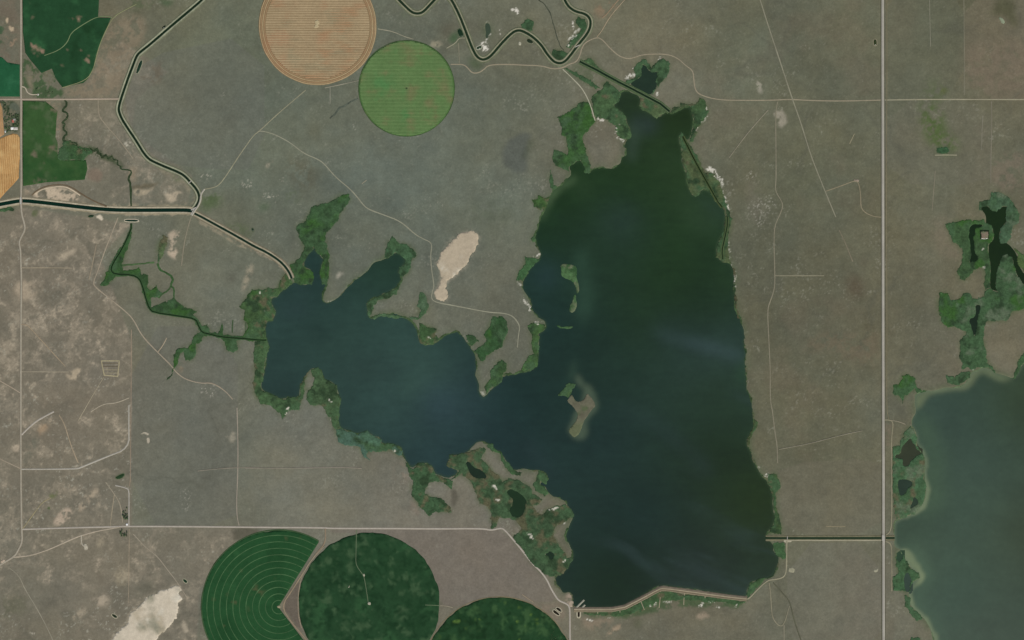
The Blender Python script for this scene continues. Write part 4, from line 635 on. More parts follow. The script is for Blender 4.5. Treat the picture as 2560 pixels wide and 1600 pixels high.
# ------------------------------------------------------------------ sedge fringe, a ragged line along the shores
def fringe(P, label, wmax, base, cols):
    P = resample(P, 4, True); a = np.sum(P[:, 0] * np.roll(P[:, 1], -1) - np.roll(P[:, 0], -1) * P[:, 1]); sg = 1 if a < 0 else -1
    t = np.roll(P, -1, 0) - np.roll(P, 1, 0); t /= np.maximum(np.hypot(t[:, 0], t[:, 1]), 1e-6)[:, None]; nr = np.column_stack([-t[:, 1], t[:, 0]]) * sg
    w = np.clip(N1.fbm(P[:, 0], P[:, 1], 70, 5, .75) * 2.4 + .25, 0, 1) * wmax; v = np.clip(N2.fbm(P[:, 0], P[:, 1], 30, 4, .7) * 2 + .4, 0, 1) * np.minimum(w, 4)
    L = []
    for off, dz in ((-v, -.3), (-v * .6, .5), (w * .7, .6), (w + .2, -.4)):
        Q = P + nr * off[:, None]; L.append(np.column_stack([Q, hz(Q[:, 0], Q[:, 1], .02) + dz]))
    V = np.stack(L, 1); n = len(P); i = np.arange(n)[:, None]; j = np.arange(3)[None]; k = (i + 1) % n
    F = np.stack([i * 4 + j, i * 4 + j + 1, k * 4 + j + 1, k * 4 + j], -1).reshape(-1, 4); F = F if sg < 0 else F
    keep = np.repeat((w + v) > .8, 3); V = V.reshape(-1, 3); F = F[keep] if sg > 0 else F[keep][:, ::-1]
    return tag(mesh_obj('shore_sedge', V, F.astype(int), M['reed'], mottle(V[:, 0], V[:, 1], base, .3, 25, cols, 4)), label, 'sedge', kind='stuff')
fringe(lake_w, 'ragged green sedge line around the main lake shore', 13, (66,84,54), (((92,92,70), 60, .1, .4), ((50,70,44), 40, .05, .4)))
fringe(east_w[(east_w[:, 0] < 3100)], 'thin pale green sedge line around the eastern lake shore', 7, (88,104,74), (((112,112,86), 60, .1, .4),))

# ------------------------------------------------------------------ islands
def icol(k):
    if k == 'd':
        def f(x, y):
            c = mottle(x, y, (100,98,80), .2, 30, (), 3); u = (620 + 1280 * 3.78 / 3.78)
            g = sstep(.0, .5, N5.fbm(x, y, 45, 4, .6))[:, None] * .75; c = c * (1 - g) + alb((74,90,58)) * g
            s = sstep(-545, -600, y)[:, None] * .75; return c * (1 - s) + alb((96,104,74)) * s
        return f
    return lambda x, y: mottle(x, y, (70,98,62), .25, 35, (((98,106,80), 60, -.1, .3), ((54,82,50), 40, .1, .4)), 5)
for k in ISL:
    tag(patch('island', isl_w[k], .45, M['reed'] if k != 'd' else M['ground'], icol(k), .25, 8), ISL[k][1], 'island', kind='structure')

# ------------------------------------------------------------------ reed beds, wet meadow
print("marsh")
def reedcol(x, y, b, cc, q):
    c = mottle(x, y, b, .34, 28, cc, q) * .8 + alb((74, 84, 66)) * .2
    u = np.clip(((x - GX[0]) / CE).round().astype(int), 0, NX - 1); v = np.clip(((y - GY[0]) / CE).round().astype(int), 0, NY - 1)
    m = (mSalt[v, u] * .85)[:, None]; return c * (1 - m) + alb((206, 200, 182)) * m       # crusted openings among the reeds
for n, (pts, base, cols, hk, label) in enumerate(MARSH):
    P = rough(W(pts), 8.0, 30, 4.5, 0, 5, .72)
    tag(patch('reed_bed', P, .75, M['reed'], (lambda b, cc, q: lambda x, y: reedcol(x, y, b, cc, q))(base, cols, n), .6, 6.5, PD(*hk)), label, 'reed bed', 'reed beds and wet meadows')
# moat of the square islet
sq = tag(empty('moated_islet', *W(T(3,1,"2045,710"))[0], .5), 'small square brown islet ringed by a thin dark moat in the eastern marsh', 'islet')
def sub(o, p): o.parent = p; o.matrix_parent_inverse = Matrix.Translation(-p.location); return o
sub(patch('moat_water', resample(W(T(3,1,"2000,660 2088,662 2086,750 2004,752")), 5, True), 1.55, M['canalw'], wtint((40,52,36)), 0, 8), sq)
sub(patch('grass_top', rough(W(T(3,1,"2010,672 2080,674 2078,742 2013,744")), 1.5, 15, 4, 0), 1.9, M['ground'], lambda x, y: mottle(x, y, (122,108,92), .15, 15, (((104,110,84), 25, 0, .4),)), .2, 6), sq)

# ------------------------------------------------------------------ dry salt pans
for n, (pts, c, label) in enumerate(PAN):
    f = (lambda c, n: lambda x, y: mottle(x, y, c, .06, 90, (((168,156,132), 160, .1, .6), ((204,196,176), 70, .2, .6)) + ((((140,136,116), 110, .25, .6),) if n else ()), n + 8))(c, n)
    P = rough(W(pts), 8, 26, 5, 1, 5, .75)
    tag(patch('salt_pan', P, .22, M['salt'], f, .06, 14), label, 'salt flat')

# ------------------------------------------------------------------ crop fields
def ringpts(cx, cy, r, a0=0, a1=2 * math.pi, n=160):
    t = np.linspace(a0, a1, n, endpoint=abs(a1 - a0) < 6.28); return np.stack([cx + r * np.cos(t), cy + r * np.sin(t)], 1)
def wc(sx, sy): return W([(sx, sy)])[0]
def fwob(P, a=2.0, lam=120): return P + np.stack([N4.fbm(P[:, 0], P[:, 1], lam, 2), N5.fbm(P[:, 0], P[:, 1], lam, 2)], 1) * a
def field(name, x, y, label, cat='crop field'): return tag(empty(name, x, y, float(hz(np.array([x]), np.array([y]))[0])), label, cat)
def rows(cx, cy, R, gap, wid, dz, mat, colour, ang=0.0, parent=None, name='windrows', jit=.15):
    """parallel cut rows across a round field: one joined piece"""
    V = []; Fs = []; rg = np.random.default_rng(5); k = 0
    for yy in np.arange(-R + gap, R - gap * .5, gap):
        half = math.sqrt(max(R * R - yy * yy, 0)) - 6
        if half < 12: continue
        xs = np.linspace(-half, half, max(3, int(half / 18))); w = wid * (1 + jit * rg.uniform(-1, 1, len(xs))); oy = yy + rg.uniform(-.4, .4)
        px = cx + xs; z = hz(px, np.full_like(px, cy + yy)) + dz
        ring = np.stack([np.column_stack([px, cy + oy - w / 2, z - .35]), np.column_stack([px, cy + oy + 0 * w, z + .12]), np.column_stack([px, cy + oy + w / 2, z - .35])], 1)
        n = len(xs); V.append(ring.reshape(-1, 3))
        a = np.arange(n - 1)[:, None] * 3 + np.arange(2)[None]; Fs.append((np.stack([a, a + 3, a + 4, a + 1], -1).reshape(-1, 4)) + k); k += n * 3
    V = np.vstack(V); o = mesh_obj(name, V, np.vstack(Fs), mat, colour(V[:, 0], V[:, 1])); o['kind'] = 'stuff'
    return sub(o, parent)
print("fields")
# tan round field
cx, cy = wc(794, 65.3); R = 147.6 * PX
F1 = field('crop_field', cx, cy, 'round tan stubble field with horizontal cut rows at the top')
rim1 = fwob(ringpts(cx, cy, R), 5)
sub(patch('stubble', rim1, .35, M['stubble'], lambda x, y: mottle(x, y, (132,112,82), .10, 70, (((142,106,76), 110, .12, .5), ((124,116,88), 110, .15, .5)), 2), .06, 16), F1)
rows(cx, cy, R - 34, 9.6, 5.2, .75, M['stubble'], lambda x, y: mottle(x, y, (170,150,116), .08, 60, (((168,132,98), 110, .12, .5), ((150,138,108), 90, .2, .5)), 4), parent=F1)
for q in range(4):
    sub(strip('headland_row', fwob(ringpts(cx, cy, R - 5 - 9 * q), 4), [(-2.6, -.2), (-1.8, .85), (1.8, .85), (2.6, -.2)], M['stubble'], tint((170,148,112) if q % 2 == 0 else (152,124,92), .08), closed=True), F1)
sub(patch('pivot_pad', rough(W(T(1,0,"550,200 590,185 605,215 580,245 610,255 560,270 545,255 565,230")), 3, 15, 5), .95, M['salt'], tint((176,160,124), .12, 20), .05, 8), F1)
# striped green round field
cx, cy = wc(1016.5, 221); R = 119.6 * PX
F2 = field('crop_field', cx, cy, 'round green field with fine horizontal rows beside the tan one')
rim2 = fwob(ringpts(cx, cy, R), 3)
redd = (((94,100,62), 45, .08, .5), ((66,110,60), 90, .08, .4))
sub(patch('crop', rim2, .45, M['crop'], lambda x, y: mottle(x, y * .55, (78,106,60), .06, 60, redd, 6), .08, 14), F2)
rows(cx, cy, R - 3, 7.75, 3.0, .85, M['crop'], lambda x, y: mottle(x, y * .55, (110,134,86), .06, 60, (((128,126,90), 45, .08, .5), ((98,138,86), 90, .08, .4)), 6), parent=F2, name='crop_rows')
sub(strip('field_edge', ringpts(cx, cy, R + 1), [(-2.2, -.3), (-1.5, .62), (1.5, .62), (2.2, -.3)], M['reed'], tint((62,82,50), .2, 40), closed=True, wob=.5), F2)
sub(patch('pivot_pad', rough(W(T(1,0,"1415,828 1432,826 1432,840 1416,842")), 1.5, 15, 4), 1.0, M['reed'], tint((44,62,40), .2, 10), .1, 5), F2)
# spiral-tracked green field with a wedge cut out
cx, cy = wc(696.9, 1517.5); R = 193 * PX
a0, a1 = math.radians(58.2), math.radians(307.2)
F3 = field('crop_field', cx, cy, 'deep green round field with pale concentric wheel tracks and a wedge missing')
P3 = np.vstack([fwob(ringpts(cx, cy, R, a0, a1, 150), 7, 60), [(cx - 2, cy)]])
sub(patch('crop', resample(P3, 12, True), .55, M['crop'], lambda x, y: mottle(x, y, (37,74,42), .09, 120, (((33,68,38), 150, .0, .5), ((42,80,46), 60, .3, .7), ((72,80,52), 38, .42, .62)), 9), .08, 15), F3)
sub(strip('field_edge', ringpts(cx, cy, R, a0 + .01, math.radians(290), 110), [(-4, -.3), (-3, .7), (3, .7), (4, -.3)], M['crop'], tint((60,80,52), .2, 60), wob=.4), F3)
for q in range(1, 12):
    r = (61.5 * q / 3.78) * PX + 1.5
    sub(strip('wheel_track', ringpts(cx, cy, r, a0 + 6 / r, a1 - 6 / r, int(20 + r * .5)), [(-2.4, .3), (-1.7, .78), (1.7, .78), (2.4, .3)], M['gravel'], tint((70,98,64), .3, 40, q), wob=.5, seed=q), F3)
sub(patch('pivot_pad', rough(W(T(1,3,"195,1190 230,1185 235,1205 210,1212")), 1, 10, 4), .9, M['salt'], tint((150,140,112)), 0, 6), F3)
# dark green round field
cx, cy = wc(922.8, 1508.5); R = 176.5 * PX
F4 = field('crop_field', cx, cy, 'dark mottled green round field with a thin access track from the north')
blot = (((60,84,56), 46, .08, .45), ((28,54,32), 34, .06, .42), ((46,78,48), 120, .2, .5), ((30,58,34), 22, .12, .5))
sub(patch('crop', fwob(ringpts(cx, cy, R, n=240), 6, 50), .5, M['crop'], lambda x, y: mottle(x, y, (37,65,40), .12, 60, tuple((c, l, lo + .35 * (1 if i == 0 else 0) * 0, hi) for i, (c, l, lo, hi) in enumerate(blot)), 12), .15, 13), F4)
for P in (T(1,3,"950,470 948,560 945,700 943,800 1000,880 1022,912 1045,1050 1060,1150"), T(1,3,"1740,1185 1600,1180")):
    sub(strip('field_track', path(P), [(-2.2, .2), (-1.5, .85), (1.5, .85), (2.2, .2)], M['gravel'], tint((96,108,82), .15), wob=.3), F4)
for P in ("1055,1155 1085,1150 1085,1180 1060,1180", "1010,885 1028,885 1028,912 1010,912", "865,1020 880,1000 885,990 888,1010"):
    sub(patch('pivot_pad', rough(W(T(1,3,P)), 1.5, 10, 4), .98, M['salt'], tint((158,154,134), .15, 8), 0, 6), F4)
# lower right round field
cx, cy = wc(1248, 1680); R = 187 * PX
F5 = field('crop_field', cx, cy, 'mottled green round field cut by the bottom edge, left of the dam road')
sub(patch('crop', fwob(ringpts(cx, cy, R, n=240), 7, 50), .52, M['crop'], lambda x, y: mottle(x, y, (36,64,38), .14, 60, (((56,84,50), 46, .06, .42), ((26,50,28), 34, .08, .45), ((84,110,50), 40, .42, .7), ((30,58,32), 22, .12, .5)), 15), .15, 13), F5)
sub(strip('field_edge', ringpts(cx, cy, R + 3, math.radians(10), math.radians(170), 110), [(-3, -.3), (-2, .5), (2, .5), (3, -.3)], M['gravel'], tint((118,108,84), .15), wob=.5), F5)
# fields by the range road
soil = (((138,116,96), 55, .42, .62),)
FLD = [
 (T(0,0,"212,-40 940,-40 932,100 928,165 1050,168 1035,205 960,400 908,520 892,640 832,745 790,785 592,825 530,745 490,650 390,690 290,570 240,500 216,300"), (36,68,42), (((46,84,52), 90, .0, .5), ((30,58,34), 120, .1, .5)) + soil, 'dark green field with brown bald spots beside the straight western road', 20),
 (T(0,0,"-80,520 20,540 70,590 190,610 190,912 -80,912"), (36,84,54), (((46,96,64), 70, .1, .5),), 'emerald field strip at the left edge west of the straight road', 21),
 (T(0,0,"215,952 430,957 545,1050 533,1150 527,1300 547,1350 547,1500") + T(0,1,"620,2 815,2 826,80 800,185 600,200 430,212 300,235 220,248 214,0"), (56,84,46), (((74,92,60), 45, .1, .5), ((44,76,40), 120, .0, .5), ((104,98,78), 50, .42, .65)), 'rectangular green field east of the straight road, above the main canal', 22),
 (T(0,0,"-80,1330 0,1308 60,1282 120,1262 165,1268 188,1300 190,1500") + T(0,1,"186,0 180,170 130,230 60,300 0,370 -80,420"), (174,134,84), (((190,156,104), 40, .0, .5), ((156,116,70), 60, .1, .5)), 'orange grain field with curved edge at the left border', 23),
 (T(0,0,"-80,950 0,968 20,1020 30,1150 40,1268 0,1296 -80,1310"), (164,130,92), (((150,118,84), 50, .0, .5),), 'small tan field beside the farmyard at the left edge', 24),
]
for pts, base, cols, label, sd_ in FLD:
    P = resample(W(pts), 10, True); c = P.mean(0); F = field('crop_field', *c, label)
    sub(patch('crop', fwob(P, 2), .45, M['crop'], (lambda b, cc, q: lambda x, y: mottle(x, y, b, .12, 50, cc, q))(base, cols, sd_), .1, 11), F)
    if sd_ == 23:
        for q in range(15):
            yy = np.arange(P[:, 1].min(), P[:, 1].max(), 10.0); x0 = wc(-16 + q * 4.6, 0)[0]; xx = x0 + 5 * np.sin(yy / 70) + 2.5 * N1.fbm(yy * 0 + x0, yy, 80, 2)
            k = inside(P, xx, yy) & inside(P, xx + 4, yy) & inside(P, xx - 4, yy)
            if k.sum() > 4: sub(strip('swath', np.column_stack([xx, yy])[k], [(-2, .1), (-1.2, .75), (1.2, .75), (2, .1)], M['stubble'], tint((196,160,108), .1, 30, q), wob=.4, seed=q), F)

# ------------------------------------------------------------------ canals
print("canals")
def canal(pts, wid, bank, label, bcol=(150,144,122), wcol=(30,46,36), outer=(112,106,86), top=2.0, inner=3.0, sm=2, slope=7):
    P = path(pts, 9, sm); h = wid / 2
    e = tag(empty('canal', *P[len(P) // 2], 0), label, 'canal', kind='structure')
    sub(strip('canal_water', P, [(-h - 1.4, 1.25), (h + 1.4, 1.25)], M['canalw'], wtint(wcol, .12, 80)), e)
    for s in (-1, 1):
        pr = [(s * (h - .3), .9), (s * (h + inner * .35), top - .25), (s * (h + inner), top), (s * (h + inner + bank), top - .03)]
        if s < 0: pr = pr[::-1]
        sub(strip('bank', P, pr, M['bank'], tint(bcol, .18, 30, s + 3), wob=.2, seed=s + 5), e)
        pr = [(s * (h + inner + bank), top - .05), (s * (h + inner + bank + slope), -.4)]
        if s < 0: pr = pr[::-1]
        sub(strip('bank_slope', P, pr, M['bank'], tint(outer, .2, 40, s + 6), wob=.5, seed=s + 2), e)
    CAN.append((P[::2], h + inner + bank)); return e
C1 = T(0,0,"1990,-75 1930,-25 1900,10 1800,95 1650,220 1500,350 1400,435 1310,505 1285,545 1250,640 1200,770 1150,920 1125,1000 1122,1050 1150,1120 1200,1200 1300,1350 1360,1450 1410,1505") + T(0,1,"1450,15 1550,60 1700,120 1750,155 1800,210 1850,265 1880,320 1885,370 1865,420 1835,460")
C2 = T(0,1,"-160,450 0,420 130,395 200,385 270,387 600,425 900,460 1100,473 1400,475 1750,472 1818,480")
C3 = T(0,1,"1838,505 1900,535 2000,590 2200,700 2419,825") + T(1,1,"100,870 220,950 280,1010 320,1070 338,1120")
C4 = T(1,0,"1290,-70 1340,-12 1400,50 1460,108 1500,128 1550,128 1590,105 1650,40 1700,-15 1740,-45 1790,-45 1830,-20 1860,20 1920,140 1980,290 2040,450 2080,530 2130,566 2180,558 2230,520 2320,410 2419,310") + T(2,0,"50,286 100,292 200,350 280,430 330,510 390,580 440,600 490,590 540,540 620,430 720,310 745,230 735,170 690,130 600,110 540,70 500,10 480,-60")
C5 = T(2,0,"640,582 800,662 1000,772 1150,848 1250,902 1400,980 1490,1055")
canal(C1, 13, 5, 'winding northwest canal with pale banks, running down to the junction', (146,147,122), (32,46,34), (104,106,84))
canal(C2, 20, 5, 'wide dark main canal with cream banks running in from the left edge', (170,160,136), (24,44,36), (140,130,106))
canal(C3, 12, 5, 'straight dark canal from the junction down into the lake', (154,146,122), (30,48,38), (122,112,92))
canal(C4, 13, 4.5, 'meandering canal with pale banks looping along the top edge', (134,132,108), (38,52,38), (96,102,78))
canal(C5, 10, 2.5, 'straight dark canal cutting across the lake\'s northern tip', (86,98,72), (32,48,34), (74,92,60), 1.7, 2, 0)
canal(T(2,0,"1612,1290 1660,1385 1722,1510") + T(2,1,"1800,140 1870,262 1940,385 1985,445"), 6, 1.5, 'thin dark ditch on the northeast shore marsh strip', (66,78,48), (34,46,30), (72,82,50), 1.6, 1.5, 1, 4)
canal(T(2,1,"2035,535 2032,640 1998,780 1982,870 1992,940"), 6, 2.5, 'short dark ditch inside the narrow northeast spit', (76,90,58), (36,50,34), (66,80,50), 1.6, 1.5, 1, 4)
canal(T(3,3,"-22,547 100,548 600,548 1080,547 1196,547"), 11, 3, 'straight dark canal running under the highway between the two lakes', (112,108,84), (34,52,36), (108,104,82), 1.8, 2.5, 0)
canal(T(0,1,"1240,600 1240,660 1150,850 1060,990 1050,1050 1090,1080 1250,1085 1320,1120 1350,1200 1380,1310 1410,1400 1450,1440 1700,1475 1850,1500") + T(0,2,"1880,60 1910,118 1970,130 2080,160 2300,175 2419,187") + T(1,2,"60,190 98,190"), 4, 1, 'thin dark drain zigzagging through the western wetland', (52,74,44), (28,42,30), (50,76,44), 1.5, 1.2, 1, 3)
def creek(pts, label, w=7, col=(58,70,50), sm=1):
    P = path(pts, 5, sm); P = P + np.stack([N4.fbm(P[:, 0], P[:, 1], 22, 3), N5.fbm(P[:, 0], P[:, 1], 22, 3)], 1) * 3
    return tag(strip('creek', P, [(-w / 2 - 2, -.3), (-w / 2, .5), (0, .2), (w / 2, .5), (w / 2 + 2, -.3)], M['reed'], tint(col, .25, 25), wob=.6), label, 'creek', kind='structure')
CRK = T(0,0,"600,930 640,985 580,1050 640,1062 645,1110 582,1160 622,1167 592,1215 640,1265 605,1290 600,1340 720,1350 728,1418 850,1418 930,1418 940,1470 1000,1480 1100,1500") + T(0,1,"1120,60 1170,95 1250,108 1210,170 1235,230 1238,330 1240,440")
mid_ = smooth(W(T(0,0,"720,1350 728,1418 850,1418 930,1418 940,1470 1000,1480 1100,1500") + T(0,1,"1120,60 1170,95")), 2); mid_ = resample(mid_, 3)
sl_ = np.concatenate([[0], np.cumsum(np.hypot(*np.diff(mid_, axis=0).T))]); ph = sl_ * 2 * math.pi / 34 + 1.2 * N2.fbm(sl_, sl_ * 0, 90, 2)
mid_ = mid_ + frame(mid_) * (np.sin(ph) * (11 + 6 * N1.fbm(sl_, sl_ * 0 + 5, 60, 2)))[:, None] + np.gradient(mid_, axis=0) / 3 * (np.sin(2 * ph) * 5)[:, None]
MEAN = [(p[0] / PX + 1280, 800 - p[1] / PX) for p in mid_[::2]]
CRK = T(0,0,"600,930 640,985 580,1050 640,1062 645,1110 582,1160 622,1167 592,1215 640,1265 605,1290 600,1340") + MEAN + T(0,1,"1250,108 1210,170 1235,230 1238,330 1240,440")
creek(CRK, 'dark meandering creek between the rectangular field and the canal', 8, (52,66,44))
creek(T(0,1,"1490,975 1510,1040 1560,1058 1640,1108 1612,1190 1650,1215 1640,1310"), 'small green creek joining the zigzag wetland', 8, (58,84,50))
creek(T(0,1,"1500,1305 1530,1265 1600,1230 1620,1180"), 'short green side creek of the zigzag wetland', 7, (60,84,50))
creek(T(0,1,"1140,1000 1230,990 1350,980 1460,965"), 'straight thin green seep west of the zigzag wetland', 6, (72,94,60))
creek(T(1,0,"965,930 900,960 840,1000 780,1020 760,1070 700,1120"), 'dark gully leading away from the striped field', 7, (82,88,76))
creek(T(2,0,"250,0 300,30 350,100 380,180 400,270 420,340 460,450 490,480"), 'thin dark creek running down into the canal bend', 4, (72,76,62))
creek(T(0,2,"2200,0 2195,120"), 'short dark ditch north of the drain, left of two', 3, (60,80,52))
creek(T(0,2,"2325,20 2320,140"), 'short dark ditch north of the drain, right of two', 3, (56,76,48))

# ------------------------------------------------------------------ roads and tracks
print("roads")
rn = [0]
def road(name, pts, wid, col, label, mat='gravel', cat='road', sm=1, edge=None, lift=.42, wob=.0, amp=.08):
    rn[0] += 1; dz = lift + .022 * rn[0]; P = path(pts, 12, sm); h = wid / 2
    body = lambda par: strip('roadway' if par else name, P, [(-h - 1.2, -.5), (-h, dz), (h, dz), (h + 1.2, -.5)], M[mat], tint(col, amp, 70, rn[0]), None, wob, over, rn[0])
    if edge is None: return tag(body(None), label, cat, kind='structure')
    e = tag(empty(name, *P[len(P) // 2], 0), label, cat, kind='structure'); sub(body(e), e)
    for s in (-1, 1):
        pr = [(s * h, dz - .06), (s * (h + edge[0]), dz - .35), (s * (h + edge[0] + 1), -.5)]
        if s < 0: pr = pr[::-1]
        sub(strip('verge', P, pr, M['bank'], tint(edge[1], .15, 60, s + 9), None, wob, over), e)
    return e
tan, greyt, faint = (150,142,124), (158,152,138), (134,128,108)
hw = road('highway', T(3,0,"1083,-120 1083,400 1084,1000 1085,1512") + T(3,1,"1086,760 1087,1512") + T(3,2,"1088,700 1090,1512") + T(3,3,"1091,700 1092,1700"), 14.4, (160,155,142), 'long straight pale grey highway running top to bottom at right', 'asphalt', 'highway', 0, (4.2, (86,84,68)), .95)
road('road', T(0,0,"200,-120 200,938 201,1512") + T(0,1,"203,100 200,350 200,420 205,510 232,600 238,660 200,730 180,780 195,850 199,1000 204,1100 200,1512") + T(0,2,"198,300 198,1512") + T(0,3,"202,200 205,450 212,580 180,650 140,720 40,780 -80,850"), 9, (156,148,130), 'straight pale gravel road running top to bottom at left', edge=(2.5, (116,106,90)), sm=1)
road('road', T(0,0,"-120,941 200,939 600,940 928,936 1125,935"), 7.5, (164,150,130), 'pale gravel road from the left edge to the northwest canal', edge=(1.5, (122,110,94)))
road('road', T(0,3,"212,466 500,456 800,448 1100,441 1215,437 1800,440 2419,446") + T(1,3,"640,450 700,457 1300,457 1700,461 2150,457 2220,476 2310,453 2345,465 2419,550") + T(2,3,"40,598 100,670 200,800 260,850 330,940 360,1010 400,1080 440,1140 510,1165 545,1195 547,1300 548,1700"), 7.8, (166,158,144), 'pale gravel road crossing the bottom left and turning down past the dam', edge=(1.5, (124,114,100)), sm=2)
road('road', T(1,0,"1840,608 1960,608 2000,640 2040,690 2100,690 2150,660 2200,610 2419,608") + T(2,0,"100,615 280,620 390,655 480,640 540,605 600,590 640,530 660,450 690,400 800,350 850,370 930,460 1010,530 1090,556 1150,545 1230,515 1400,508 1500,520 1580,560 1640,620 1710,665 1718,760 1730,850 1780,900 1950,945 2200,948 2419,948") + T(3,0,"220,938 400,950 700,955 1080,945"), 5, (144,134,112), 'winding tan track from the striped field past the pond to the highway', 'gravel', 'track', 2, wob=.25)
road('road', T(3,0,"1085,945 1500,940 2000,940 2600,941"), 5, (150,144,120), 'straight tan track running east from the highway to the right edge', 'gravel', 'track', 0, wob=.2)
